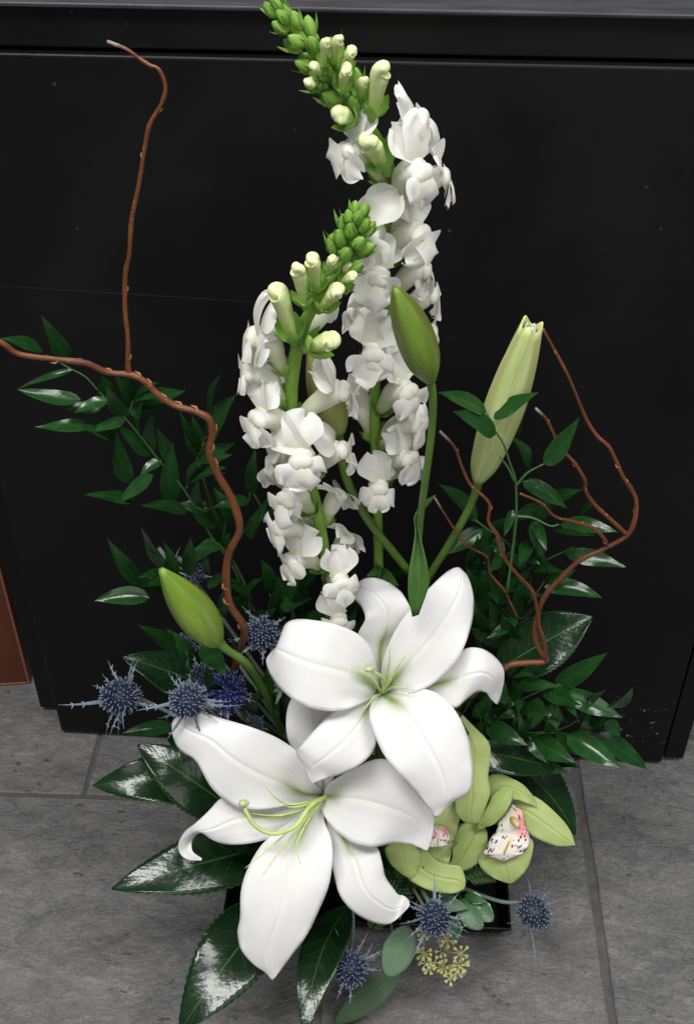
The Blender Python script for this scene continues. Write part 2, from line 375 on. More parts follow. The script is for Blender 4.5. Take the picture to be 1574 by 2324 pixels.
# ------------------------------------------------------------------ floor
fm = MB(); fm.grid([[Vector((-3, -1.5, -0.003)), Vector((3, -1.5, -0.003))], [Vector((-3, 4, -0.003)), Vector((3, 4, -0.003))]])
floor = link('floor', fm.mesh('floor', False), M['grout']); floor['kind'] = 'structure'
floor['label'] = 'grey slate tile floor with brown grout lines'
g0 = PZ(1306, 1745, 0); g1 = PZ(1391, 2324, 0)
ax_y = (g0 - g1).normalized(); ax_x = Vector((ax_y.y, -ax_y.x, 0))
org = g1                                    # on the right-hand grout line
def loc2(p): d = p - org; return d.dot(ax_x), d.dot(ax_y)
row_y = loc2(PZ(130, 1805, 0))[1]           # long joint on the left
left_x = 0.5 * (loc2(PZ(226, 1671, 0))[0] + loc2(PZ(192, 1799, 0))[0])
GW = 0.0095; TD = 0.46
def tile(x0, x1, y0, y1):
    g = 0.0026; x0 += GW / 2 if x0 == 0 else g; x1 -= GW / 2 if x1 == 0 else g; y0 += g; y1 -= g; mb = MB(); N = 14
    def edge_pts():
        c = [(x0, y0), (x1, y0), (x1, y1), (x0, y1)]; out = []
        for k in range(4):
            a, b = c[k], c[(k + 1) % 4]
            for i in range(N):
                f = i / N; w = 0.0 if i == 0 else rnd(-0.0008, 0.0008)
                px, py = a[0] + (b[0] - a[0]) * f, a[1] + (b[1] - a[1]) * f
                if k % 2 == 0: py += w
                else: px += w
                out.append((px, py))
        return out
    e = edge_pts(); cx, cy = (x0 + x1) / 2, (y0 + y1) / 2
    def ring(ins, z):
        out = []
        for (px, py) in e:
            dx = -ins if px > cx + (x1 - x0) / 2 - 0.003 else (ins if px < cx - (x1 - x0) / 2 + 0.003 else 0)
            dy = -ins if py > cy + (y1 - y0) / 2 - 0.003 else (ins if py < cy - (y1 - y0) / 2 + 0.003 else 0)
            out.append(org + ax_x * (px + dx) + ax_y * (py + dy) + Vector((0, 0, z)))
        return out
    o = mb.grid([ring(0, -0.006), ring(0, -0.0012), ring(0.0018, 0.0)], closed=True)
    mb.cap(o + 2 * len(e), len(e))
    link('tile', mb.mesh('tile', False), M['slate'], floor)
TWD = -left_x / 2 if -left_x > 0.45 else -left_x
# right-hand column
for (a, b) in ((row_y - 2 * TD, row_y - TD + 0.12), (row_y - TD + 0.12, row_y + 0.12), (row_y + 0.12, row_y + TD + 0.12), (row_y + TD + 0.12, row_y + 2 * TD + 0.12)):
    tile(0, 0.62, a, b); tile(0.62, 1.24, a, b)
# near row and far rows on the left
for (a, b) in ((left_x * .5, 0), (left_x * 1.5, left_x * .5), (left_x * 2.5, left_x * 1.5)):
    tile(a, b, row_y - 2 * TD, row_y - TD); tile(a, b, row_y - TD, row_y)
for (a, b) in ((left_x, 0), (left_x - 0.62, left_x), (left_x - 1.24, left_x - 0.62)):
    tile(a, b, row_y, row_y + TD); tile(a, b, row_y + TD, row_y + 2 * TD)

# ------------------------------------------------------------------ cabinet
A0 = PZ(141, 1667, 0.0); A1 = PZ(1497, 1738, 0.0)
cdir = (A1 - A0).normalized(); cnor = Vector((-cdir.y, cdir.x, 0))    # into the cabinet
CW = (A1 - A0).length
def on_front(x, y):
    d = ray(x, y); t = (A0 - CAMP).dot(cnor) / d.dot(cnor); return CAMP + d * t
z_top = on_front(787, 19).z; z_seam = on_front(787, 137).z
cab = thing('cabinet', (A0 + A1) / 2, 'black laminate cabinet with a front panel and top, behind the flower arrangement', 'cabinet')
cab.rotation_euler = (0, 0, math.atan2(cdir.y, cdir.x))
def cabpart(name, a, b, mat, bev=0.0015):
    mb = MB(); mb.box(a, b); o = bpy.data.objects.new(name, mb.mesh(name, False)); COL.objects.link(o)
    o.data.materials.append(M[mat]); o.parent = cab
    m = o.modifiers.new('bevel', 'BEVEL'); m.width = bev; m.segments = 3; m.limit_method = 'ANGLE'
    return o
hw = CW / 2
cabpart('front_panel', (-hw, 0.0, 0.006), (hw, 0.018, z_seam), 'cabinet', 0.0022)
cabpart('drawer_front', (-hw - 0.02, 0.007, z_seam + 0.003), (hw + 0.03, 0.03, z_top - 0.0042), 'cabinet')
cabpart('body', (-hw - 0.012, 0.055, 0.012), (hw - 0.002, 0.5, z_top - 0.004), 'cabinet')
cabpart('side_strip', (hw + 0.0035, 0.006, 0.008), (hw + 0.027, 0.12, z_seam - 0.002), 'cabinet')
cabpart('side_strip', (-hw - 0.036, 0.035, 0.008), (-hw - 0.013, 0.3, z_top - 0.006), 'cabinet')
cabpart('top', (-hw - 0.05, 0.0, z_top - 0.0035), (hw + 0.05, 0.55, z_top), 'counter', 0.0012)

# brown wooden board at the left edge, standing further back
q = PZ(70, 1553, 0.0); q0 = PZ(-60, 1562, 0.0)
board = thing('wooden_board', q, 'reddish brown wooden board at the left edge beside the black cabinet', 'board')
bd = (q - q0).normalized(); bn = Vector((-bd.y, bd.x, 0))
def bpart(name, x0, x1, y0, y1, z0, z1, mat):
    mb = MB(); mb.box((0, 0, 0), (1, 1, 1))
    for i, v in enumerate(mb.v):
        mb.v[i] = q + bd * (x0 + (x1 - x0) * v.x) + bn * (y0 + (y1 - y0) * v.y) + Vector((0, 0, z0 + (z1 - z0) * v.z))
    o = link(name, mb.mesh(name, False), M[mat], board)
    m = o.modifiers.new('bevel', 'BEVEL'); m.width = 0.0008; m.segments = 2
bpart('panel', -0.35, -0.004, 0.001, 0.018, 0.0045, 0.60, 'brown_wood')
bpart('edge_band', -0.0038, 0.0, 0.0, 0.019, 0.001, 0.60, 'brown_edge')
bpart('bottom_edge_band', -0.35, -0.0042, 0.0, 0.019, 0.001, 0.0042, 'brown_edge')

# ------------------------------------------------------------------ dish
ZR = 0.024
d1 = PZ(1160, 2110, ZR); d0 = PZ(503, 2088, ZR); d0.y = d1.y
dish = thing('dish', Vector(((d0.x + d1.x) / 2, d1.y + 0.1, 0)), 'low rectangular black plastic dish under the flowers', 'dish')
def dishbox():
    x0, x1, y0, y1 = d0.x, d1.x, d1.y, d1.y + 0.205
    def rect(i, z): return [Vector((x0 + i, y0 + i, z)), Vector((x1 - i, y0 + i, z)), Vector((x1 - i, y1 - i, z)), Vector((x0 + i, y1 - i, z))]
    mb = MB(); prof = [(0.010, 0.0005), (0.008, 0.003), (0.003, ZR - 0.006), (0.0, ZR - 0.004), (0.0, ZR), (0.003, ZR), (0.004, ZR - 0.003), (0.012, 0.005)]
    o = mb.grid([rect(i, z) for i, z in prof], closed=True); mb.cap(o, 4, True); mb.cap(o + 4 * (len(prof) - 1), 4)
    ob = link('shell', mb.mesh('shell', False), M['black_plastic'], dish)
    m = ob.modifiers.new('bevel', 'BEVEL'); m.width = 0.0015; m.segments = 2; m.limit_method = 'ANGLE'
    mb = MB(); mb.box((x0 + 0.06, y0 + 0.05, 0.008), (x1 - 0.085, y1 - 0.03, 0.09))
    f = link('floral_foam', mb.mesh('floral_foam', False), M['foam']); f['label'] = 'dark green block of floral foam inside the black dish'; f['category'] = 'floral foam'
    m = f.modifiers.new('bevel', 'BEVEL'); m.width = 0.012; m.segments = 3
dishbox()
FOAM = Vector(((d0.x + d1.x) / 2, d1.y + 0.10, 0.07))

# ------------------------------------------------------------------ sheets
class Rows(list): us = None
def loft(stations, dep0, nv=26, nu=13, groove=0.0015, ruffle=0.0, rk=3.0, cm=0.01, cupp=2.0):
    """stations: (Lx,Ly,Rx,Ry,d,e) base to tip; d, e in cm toward the camera (middle, extra at the edges)"""
    st = []
    for s in stations:
        if len(s) == 4: x, y, d, w = s; st.append((x - w, y, x + w, y, d, 0.0))
        else: st.append(s)
    st = catmull(st, nv); rows = Rows(); ph = rnd(0, 6)
    rows.us = [math.copysign(abs(-1 + 2 * j / (nu - 1)) ** 1.45, -1 + 2 * j / (nu - 1)) for j in range(nu)]
    for i, s in enumerate(st):
        v = i / (nv - 1); row = []
        for j in range(nu):
            u = rows.us[j]; f = (u + 1) / 2
            x = s[0] + (s[2] - s[0]) * f; y = s[1] + (s[3] - s[1]) * f
            d = s[4] * cm + s[5] * cm * abs(u) ** cupp
            taper = min(1, v * 5) * min(1, (1 - v) * 4)
            d -= groove * math.exp(-(u / 0.045) ** 2) * taper - groove * 0.40 * math.exp(-((abs(u) - 0.15) / 0.09) ** 2) * taper
            d += 0.0010 * (1 - abs(u)) * taper
            d += ruffle * abs(u) ** 3 * math.sin(rk * 6.28 * v + ph + (1.6 if u > 0 else 0)) * taper
            d += ruffle * 0.30 * abs(u) ** 5 * math.sin(rk * 19 * v + 2 * ph + 4 * (u > 0)) * taper
            row.append(PD(x, y, dep0 - d))
        rows.append(row)
    return rows
def sheet_obj(name, rows, mat, parent, solid=0.0006):
    us = getattr(rows, 'us', None); mb = MB(); mb.grid(rows, None if us is None else (lambda i, j: ((us[j] + 1) / 2, i / (len(rows) - 1)))); return link(name, mb.mesh(name), M[mat], parent, solid)

def leafrows(base, tip, width, n, arch=0.06, fold=0.10, wave=0.0, nv=11, nu=5, teeth=0, shape=0.8, twist=0.0, bend=0.0, blunt=0.0, point=False):
    base = Vector(base); tip = Vector(tip); ax = tip - base; L = ax.length; ax = ax / L
    n = (n - ax * n.dot(ax)).normalized(); s = n.cross(ax); rows = []; ph = rnd(0, 6)
    for i in range(nv):
        v = i / (nv - 1)
        w = width / 2 * max(0.0, math.sin(math.pi * min(1, v) ** shape)) ** (0.85 - 0.3 * blunt)
        if point: w = width / 2 * (max(v, 1e-4) / 0.36) ** 0.6 * (max(0.0, 1 - v) / 0.64) ** 1.05
        if teeth and 0.08 < v < 0.97: w *= 1.0 + (0.035 if i % 2 else -0.02)
        w = max(w, width * 0.012)
        tw = twist * (v - 0.3); s2 = s * math.cos(tw) + n * math.sin(tw); n2 = n * math.cos(tw) - s * math.sin(tw)
        row = []
        for j in range(nu):
            u = -1 + 2 * j / (nu - 1)
            p = base + ax * (L * v) + s2 * (w * u) + n2 * (abs(u) ** 1.3 * w * fold) + n * (arch * L * 4 * v * (1 - v)) + s * (bend * L * 4 * v * (1 - v))
            p += n2 * (wave * abs(u) ** 2 * math.sin(9 * v + ph + 2.0 * (u > 0)) * min(1, 4 * (1 - v)))
            row.append(p)
        rows.append(row)
    return rows

# ------------------------------------------------------------------ lilies
DL1, DL2 = 0.955, 1.0
def filament(root, name, pts, dep, r0, r1, mat='filament', n=14):
    mb = MB(); P = [PD(x, y, dep - d * 0.01) for (x, y, d) in pts]
    tube(mb, P, [r0 + (r1 - r0) * i / (len(P) - 1) for i in range(len(P))], 7, n)
    return link(name, mb.mesh(name), M[mat], root)
def stigma(parent, x, y, d, dep, r):
    mb = MB(); c = PD(x, y, dep - d * 0.01); rows = []
    for i in range(7):
        a = math.pi * i / 6; rows.append([c + (RIGHT * math.cos(b) + TOCAM * math.sin(b)) * (r * max(0.02, math.sin(a)) * (1 + 0.12 * math.cos(3 * b))) + UPI * (r * 0.7 * math.cos(a)) for b in [6.2832 * k / 12 for k in range(12)]])
    mb.grid(rows, closed=True); return link('stigma', mb.mesh('stigma'), M['stigma'], parent)

up = thing('lily_bloom', PD(866, 1575, DL1 + 0.05), 'upper white lily bloom, wide open and overlapping the lower lily', 'flower', 'open white lilies')
LA = [(864,1562,884,1572,-2,0),(868,1502,925,1575,.3,.5),(898,1428,985,1550,1.5,.3),(943,1367,1040,1492,2.2,0),(988,1320,1068,1420,2.2,-.4),(1016,1296,1074,1360,1.8,-.5),(1031,1289,1062,1312,1.2,-.3),(1040,1288,1044,1290,.8,0)]
LB = [(872,1568,880,1580,-2,0),(985,1520,985,1585,-.3,0),(1047,1476,1030,1606,.5,-.2),(1082,1470,1052,1592,.9,-.5),(1114,1484,1080,1570,.7,-.6),(1139,1512,1102,1572,-.2,-.5),(1143,1540,1112,1586,-1.3,0),(1137,1572,1124,1597,-2.0,0),(1130,1594,1127,1598,-2.4,0)]
LC = [(852,1578,872,1576,-2,0),(838,1610,930,1562,.3,.5),(845,1655,990,1572,1.8,.3),(870,1712,1032,1612,2.8,0),(905,1755,1060,1672,3.2,-.3),(940,1795,1071,1735,3.0,-.5),(965,1825,1066,1793,2.5,-.5),(979,1842,1028,1820,2.0,-.3),(988,1854,992,1855,1.6,0)]
LD = [(850,1572,862,1585,-2,0),(815,1583,850,1640,-.6,.2),(768,1606,852,1690,.4,0),(725,1645,828,1726,1.0,-.3),(685,1690,785,1752,1.0,-.4),(673,1710,748,1764,.5,-.3),(692,1740,722,1772,0,0),(706,1776,710,1779,-.3,0)]
LE = [(852,1580,860,1560,-2,0),(820,1597,850,1495,.2,.6),(775,1612,820,1445,1.6,.4),(725,1612,765,1418,2.5,0),(675,1594,715,1408,2.8,-.4),(635,1562,670,1406,2.4,-.6),(612,1528,645,1420,1.6,-.6),(604,1502,640,1452,.7,-.3),(607,1491,612,1484,.3,0)]
LF = [(858,1560,872,1555,-2,0),(825,1470,900,1480,-1.2,.2),(812,1440,945,1425,-.3,0),(828,1407,930,1378,.3,0),(824,1386,906,1340,.3,-.4),(814,1368,868,1316,-.2,-.4),(800,1357,830,1312,-1.1,-.2),(796,1352,806,1332,-2.0,0),(806,1362,812,1352,-2.7,0),(820,1376,822,1370,-2.6,0)]
for st in (LB, LD, LF): sheet_obj('petal', loft(st, DL1, 34, 25, 0.0007, 0.0016, 2.6), 'lily_white', up)
for st in (LE, LA, LC): sheet_obj('petal', loft(st, DL1, 34, 27, 0.0007, 0.0018, 3.0), 'lily_white', up)
c0 = (866, 1576, -2.0)
for pts in ([c0,(850,1545,.8),(826,1528,2.2),(797,1514,2.6)], [c0,(877,1535,.8),(883,1500,2.6),(884,1466,3.6)], [c0,(885,1545,.8),(900,1518,2.2),(921,1484,3.2)],
            [c0,(885,1562,.8),(910,1560,2.4),(940,1566,3.0)], [c0,(850,1580,.5),(838,1595,1.6),(822,1612,2.6)], [c0,(872,1560,.9),(885,1540,2.6),(912,1500,4.2)]):
    filament(up, 'filament', pts, DL1, 0.0014, 0.0003)
pi = filament(up, 'pistil', [(866,1576,-2),(872,1550,1.5),(864,1535,3.2),(848,1526,4.2),(838,1520,4.6)], DL1, 0.0019, 0.0014)
stigma(pi, 837, 1518, 4.8, DL1, 0.0044)
mb = MB(); tube(mb, [PD(866, 1576, DL1 + 0.018), PD(868, 1600, DL1 + 0.05), PD(860, 1720, DL1 + 0.14), FOAM + Vector((0.01, 0, 0))], [0.006, 0.0045, 0.0045, 0.0045], 8, 14); link('stem', mb.mesh('stem'), M['lily_stem'], up)

lo = thing('lily_bloom', PD(737, 1806, DL2 + 0.05), 'lower white lily bloom, long curved green pistil pointing left', 'flower', 'open white lilies')
LG = [(722,1812,735,1795,-2.5,0),(660,1826,712,1775,-.8,.6),(590,1837,682,1715,.8,.5),(528,1827,635,1678,2,0),(480,1788,575,1652,2.8,-.4),(445,1728,515,1634,3,-.6),(408,1702,460,1618,2.6,-.6),(393,1672,415,1614,2.0,-.4),(390,1642,394,1634,1.5,0)]
LH = [(725,1820,725,1808,-2.5,0),(660,1885,640,1820,-1.2,0),(603,1906,560,1800,-.3,0),(549,1916,507,1808,.5,0),(507,1915,472,1842,.8,-.3),(477,1903,444,1868,.7,-.3),(463,1890,421,1886,.2,-.3),(447,1893,405,1914,-.7,0),(436,1908,409,1938,-1.3,0),(437,1932,428,1951,-1.1,0),(458,1948,457,1953,-.6,0)]
LI = [(722,1818,742,1818,-2.5,0),(665,1860,735,1858,-.5,.5),(600,1910,752,1905,1.2,.4),(565,1965,754,1955,2.4,0),(547,2020,745,2012,3.0,-.4),(545,2080,722,2068,3.2,-.6),(539,2117,697,2120,3.0,-.6),(548,2157,665,2163,2.6,-.5),(577,2190,641,2196,2.2,-.3),(603,2207,627,2214,1.9,0),(616,2223,620,2223,1.7,0)]
LJ = [(735,1822,745,1815,-2.5,0),(742,1880,785,1850,-1.2,0),(748,1940,830,1905,-.2,0),(758,1985,856,1924,.6,0),(770,2030,866,1955,1.0,-.3),(798,2066,874,1990,1.0,-.5),(838,2090,892,2016,.6,-.4),(876,2098,903,2030,0,-.2),(900,2086,915,2033,-.4,0),(914,2072,926,2042,.1,0),(924,2062,929,2054,.4,0)]
LK = [(735,1818,733,1798,-2.5,0),(730,1838,748,1776,-.8,.6),(752,1875,800,1745,1,.5),(795,1910,860,1722,2.0,0),(845,1922,915,1740,2.4,-.2),(890,1914,955,1780,2.2,-.4),(930,1916,982,1830,1.7,-.3),(954,1925,983,1880,1.4,0),(968,1931,971,1928,1.2,0)]
LL = [(728,1798,742,1796,-2.5,0),(690,1735,768,1740,-1.5,0),(658,1690,785,1690,-.8,0),(649,1650,780,1640,-.4,0),(653,1605,765,1595,-.5,0),(672,1570,735,1565,-1,0),(703,1550,707,1550,-1.5,0)]
for st in (LL, LH, LJ): sheet_obj('petal', loft(st, DL2, 38, 25, 0.0007, 0.0014, 2.6), 'lily_white', lo)
for st in (LG, LK, LI): sheet_obj('petal', loft(st, DL2, 38, 27, 0.0008, 0.0018, 3.0), 'lily_white', lo)
c0 = (742, 1806, -1.8)
for pts in ([c0,(700,1820,1.4),(652,1825,3.2),(620,1806,4.4),(601,1781,5.0)], [c0,(690,1835,1.6),(640,1850,3.6),(600,1850,4.6),(570,1846,5.2)], [c0,(706,1850,2.0),(682,1893,3.6),(672,1925,4.2),(682,1960,4.6)],
            [c0,(700,1850,2),(660,1900,3.6),(625,1945,4.6),(597,1987,5.2)], [c0,(690,1850,1.8),(650,1890,3.4),(600,1935,4.4),(556,1970,4.8)], [c0,(696,1826,1.8),(660,1832,3.2),(642,1824,4.0)]):
    filament(lo, 'filament', pts, DL2, 0.0014, 0.0003, n=16)
pi = filament(lo, 'pistil', [(750,1803,-1.8),(705,1828,2.4),(670,1875,4.2),(620,1892,5.6),(580,1875,6.2),(560,1845,6.6),(552,1824,6.8)], DL2, 0.0021, 0.0017, n=22)
stigma(pi, 552, 1823, 6.9, DL2, 0.0046)
mb = MB(); tube(mb, [PD(745, 1804, DL2 + 0.018), PD(758, 1800, DL2 + 0.05), PD(790, 1830, DL2 + 0.12), FOAM + Vector((-0.01, -0.02, 0))], [0.006, 0.0045, 0.0045, 0.0045], 8, 14); link('stem', mb.mesh('stem'), M['lily_stem'], lo)

# lily buds ---------------------------------------------------------
def bud(label, base, tip, width, Y, mat, prof, path, sr, open_tip=False, tipY=None):
    b = PY(base[0], base[1], Y); t = PY(tip[0], tip[1], Y if tipY is None else tipY)
    pts = [PY(*p) for p in path]
    root = thing('lily_bud', pts[-1], label, 'flower bud', 'lily buds')
    ax = (t - b); L = ax.length; ax.normalize()
    depth = (b - CAMP).dot(-TOCAM); R = width / 2 * depth / FPX
    s = ax.cross(TOCAM).normalized(); n = s.cross(ax); NS = 30; rows = []; NV = 22
    pf = catmull([(p,) for p in prof], NV)
    for i in range(NV):
        v = i / (NV - 1); row = []
        for k in range(NS):
            a = 2 * math.pi * k / NS
            rib = 1 + 0.05 * math.cos(3 * a + 0.5) - (0.13 if open_tip else 0.07) * max(0, math.cos(3 * a + 2.1)) ** 10 * math.sin(math.pi * min(1, v * .9)) + 0.02 * math.cos(6 * a)
            r = R * max(float(pf[i][0]), 0.015) * rib; z = L * v
            if open_tip and v > 0.75:
                f = (v - 0.75) / 0.25; z += L * 0.040 * f * (0.5 + 0.5 * math.cos(3 * a + 0.8)) ** 1.5 - L * 0.03 * f; r *= 1 + 0.04 * f * math.cos(3 * a + 0.8)
            row.append(b + ax * z + (s * math.cos(a) + n * math.sin(a)) * r + n * (0.05 * L * math.sin(math.pi * v) * 0.3))
        rows.append(row)
    mb = MB(); o = mb.grid(rows, closed=True); mb.cap(o, NS, True)
    if not open_tip: mb.cap(o + NS * (NV - 1), NS)
    body = link('bud_body', mb.mesh('bud_body'), M[mat], root, 0.0012 if open_tip else 0)
    if open_tip:
        for k in range(3):
            a = 2 * math.pi * (k + 0.6) / 3; d = s * math.cos(a) + n * math.sin(a)
            sheet_obj('inner_petal', leafrows(b + ax * (L * 0.86) + d * R * 0.12, b + ax * (L * 0.995) + d * R * 0.20, R * 0.5, d, 0.05, 0.2, nv=9), 'lily_white', body, 0.0006)
    mb = MB(); tube(mb, [b + ax * 0.004] + pts, [sr * 1.25] + [sr] * len(pts), 9, 24); link('stem', mb.mesh('stem'), M['lily_stem'], root)
    return root
STD = (.24, .62, .88, 1.0, 1.02, .98, .88, .70, .45, .16)
bd1 = bud('slim green lily bud tinged purple, on a tall stem before the white snapdragons', (978, 866), (895, 652), 86, 0.66, 'bud_purple', (.26, .62, .86, .97, 1.0, .97, .88, .72, .48, .16),
    [(982, 905, .66), (978, 985, .665), (966, 1080, .67), (953, 1180, .68), (945, 1290, .70), (935, 1400, .72)], 0.0028, tipY=0.645)
bd2 = bud('tall pale green lily bud just opening at its tip, on the right', (1085, 1088), (1206, 734), 82, 0.72, 'bud_pale', (.34, .68, .82, .91, .97, 1.0, .97, .90, .79, .64, .46),
    [(1075, 1125, .72), (1050, 1180, .72), (1012, 1245, .725), (972, 1310, .73), (930, 1400, .74)], 0.0034, True, tipY=0.70)
bd3 = bud('plump bright green lily bud beside the blue sea holly, on the left', (494, 1460), (366, 1293), 86, 0.66, 'bud_green', (.30, .66, .88, 1.0, 1.02, .96, .84, .66, .42, .15),
    [(520, 1478, .66), (560, 1507, .665), (600, 1570, .70), (640, 1660, .74)], 0.0036, tipY=0.64)
bd4 = bud('tan green lily bud half hidden behind the shorter snapdragon', (768, 985), (700, 790), 78, 0.715, 'bud_tan', (.4, .72, .9, 1.0, 1.0, .92, .8, .6, .35, .12),
    [(774, 1030, .715), (782, 1075, .715), (808, 1135, .715), (845, 1195, .72), (885, 1245, .725), (925, 1295, .73)], 0.0036)
# leaf clasping the tall bud stem
sheet_obj('leaf', loft([(986,1123,988,1125,3,0),(960,1140,968,1150,2.5,0),(940,1172,948,1172,2,0.4),(942,1205,950,1205,1.6,.8),(936,1250,960,1246,1.6,.8),(927,1300,970,1290,1.4,.6),(926,1350,972,1330,1.0,.4),(935,1400,950,1395,.4,0)], 0.905, 24, 7, 0.0008, 0.0004), 'lily_leaf', bd1, 0.0005)

# ------------------------------------------------------------------ snapdragons
def lobe(mb, base, d, n, L, Wd, a0, a1, cup=0.1, ruf=0.10, nu=7, nv=9):
    d = d.normalized(); n = (n - d * n.dot(d)).normalized(); s = d.cross(n); p = Vector(base); rows = []; ph = rnd(0, 6); ph2 = rnd(0, 6); k = rnd(2.2, 3.6)
    for i in range(nv):
        v = i / (nv - 1); a = a0 + (a1 - a0) * v; dd = d * math.cos(a) - n * math.sin(a); nn = n * math.cos(a) + d * math.sin(a)
        if i: p = p + dd * (L / (nv - 1))
        w = Wd / 2 * (0.40 + 0.60 * min(1, v / 0.62) ** 1.25)
        if v > 0.6: w *= max(0.10, 1 - ((v - 0.6) / 0.41) ** 2.4) ** 0.55
        row = []
        for j in range(nu):
            u = -1 + 2 * j / (nu - 1)
            q = p + s * (w * u) + nn * (cup * w * u * u + ruf * Wd * v * v * math.sin(k * u + ph)) + dd * (0.07 * L * v * math.sin(4.2 * u + ph2) + 0.035 * L * v ** 3 * math.sin(8.5 * u + ph)) + nn * (0.035 * Wd * v ** 3 * math.sin(7.0 * u + ph2))
            row.append(q)
        rows.append(row)
    mb.grid(rows)
def rot_about(v, ax, a): return Matrix.Rotation(a, 3, ax) @ v

class Snap:
    def __init__(s, label, path, r0, r1):
        s.pts = [PY(*p) for p in path]; s.fine = [Vector(p) for p in catmull(s.pts, 120)]
        s.root = thing('snapdragon', s.pts[-1], label, 'flower', 'white snapdragons')
        mb = MB(); n = len(s.pts); tube(mb, s.pts, [r1 + (r0 - r1) * min(1, (i / (n - 1)) * 2.2) for i in range(n)], 10, 60)
        link('stem', mb.mesh('stem'), M['snap_stem'], s.root)
        s.path = path
    def at_z(s, z):
        i = min(range(len(s.fine)), key=lambda k: abs(s.fine[k].z - z)); j = max(1, min(len(s.fine) - 2, i))
        t = (s.fine[j - 1] - s.fine[j + 1]).normalized()
        return s.fine[i], t
    def calyx(s, A, d, parent, sc=1.0, n=5):
        mb = MB(); d = d.normalized(); o = d.orthogonal().normalized(); b = d.cross(o); ph = rnd(0, 6)
        for k in range(n):
            a = ph + 2 * math.pi * k / n; r = o * math.cos(a) + b * math.sin(a)
            mb.grid(leafrows(A + r * 0.0022 * sc, A + r * 0.0078 * sc + d * 0.0098 * sc, 0.0074 * sc, (r - d * 0.6), 0.14, -0.25, nv=8, nu=5, shape=0.85))
        tube(mb, [A - d * 0.004 * sc, A + d * 0.002 * sc], [0.0018 * sc, 0.0034 * sc], 8)
        return link('calyx', mb.mesh('calyx'), M['sepal'], parent)
    def floret(s, x, y, sc=1.0, back=False, sub=False, tilt=0.12, roll=0.0, phi=None):
        Yst = s.at_z(PY(x, y, s.path[0][2]).z)[0].y
        A, T = s.at_z(PY(x, y, Yst).z)
        px = A - CAMP; dep = px.dot(-TOCAM); stx = CX + FPX * px.dot(RIGHT) / dep
        if phi is None:
            sn = max(-1, min(1, (x - stx) / 92.0)); phi = math.asin(sn) * (1 if not back else 1)
            if back: phi = math.copysign(math.pi - abs(phi), phi if phi else 1)
        Mth = PY(x, y, Yst - 0.030 * math.cos(phi) * sc)
        A, T = s.at_z(Mth.z - 0.030 * sc)
        sc *= 1.10; F = Vector((math.sin(phi), -math.cos(phi), 0)); F = (F - T * F.dot(T) * 0.6 + T * tilt).normalized()
        R = F.cross(T).normalized(); U = R.cross(F).normalized()
        if roll: U = rot_about(U, F, roll); R = rot_about(R, F, roll)
        d0 = (Mth - A).normalized(); A2 = A + (d0 - T * d0.dot(T)).normalized() * 0.005 * sc; L = (Mth - A2).length
        P = [A2, A2 + (d0 * 0.65 + T * 0.35) * L * 0.38, Mth - F * 0.010 * sc - U * 0.006 * sc, Mth - F * 0.003 * sc - U * 0.001 * sc, Mth + F * 0.001 * sc]
        mb = MB(); tube(mb, P, [0.0036 * sc, 0.0050 * sc, 0.0068 * sc, 0.0076 * sc, 0.0064 * sc], 12, 14)
        c = Mth + F * (0.0026 * sc) - U * (0.0010 * sc); rows = []   # swollen palate with a crease down the middle
        for i in range(9):
            a = math.pi * i / 8; row = []
            for b in [6.2832 * k / 20 for k in range(20)]:
                cr = 1 - 0.22 * math.exp(-(math.cos(b) / 0.22) ** 2) * math.sin(a)
                row.append(c + R * (math.cos(b) * 0.0078 * sc * max(0.03, math.sin(a))) + F * (math.sin(b) * 0.0048 * sc * cr * max(0.03, math.sin(a))) + U * (0.0056 * sc * math.cos(a)))
            rows.append(row)
        mb.grid(rows, uvf=lambda i, j: (0.5, 0.85), closed=True)
        o = link('floret', mb.mesh('floret'), M['snap_tube'], s.root)
        mb = MB()
        for sg in (-1, 1):
            d = rot_about(U, F, -sg * rnd(0.35, 0.75)); base = Mth + U * (0.0042 * sc) + R * (sg * 0.0042 * sc) - F * 0.0012 * sc
            lobe(mb, base, d, F, rnd(0.020, 0.027) * sc, rnd(0.021, 0.027) * sc, rnd(-0.35, 0.0), rnd(0.3, 1.35), rnd(-0.3, 0.4), rnd(0.06, 0.12), 13, 13)
        link('upper_lip', mb.mesh('upper_lip'), M['snap_lip'], o)
        mb = MB()
        for sg, Lw, Ww in ((-1, 0.0205, 0.0225), (1, 0.0205, 0.0225), (0, 0.0180, 0.0165)):
            d = rot_about(-U, F, sg * rnd(0.8, 1.25)); base = Mth - U * (0.0018 * sc) + R * (sg * 0.0050 * sc) + F * (0.0055 - 0.0015 * abs(sg)) * sc
            lobe(mb, base, d, F, Lw * sc * rnd(0.9, 1.15), Ww * sc * rnd(0.95, 1.15), rnd(-0.75, -0.35), rnd(0.2, 1.15), rnd(-0.35, 0.2), rnd(0.06, 0.12), 13, 13)
        link('lower_lip', mb.mesh('lower_lip'), M['snap_lip'], o)
        s.calyx(A2 - d0 * 0.001, (P[1] - P[0]), o, sc * 1.05)
    def bud(s, bx, by, tx, ty, w, off=0.012, hook=0.0, mat='snap_bud', cal=1.0):
        """pale closed bud from (bx,by) by the stem to its tip"""
        Y = s.at_z(PY(bx, by, s.path[0][2]).z)[0].y - off
        b = PY(bx, by, Y); t = PY(tx, ty, Y - 0.008); ax = t - b; L = ax.length; dep = (b - CAMP).dot(-TOCAM); R = w / 2 * dep / FPX
        n = TOCAM; side = ax.cross(n).normalized()
        axn = ax.normalized(); out = RIGHT * (1 if tx > bx else -1) * 0.75 + n * 0.65; out = (out - axn * out.dot(axn)).normalized()
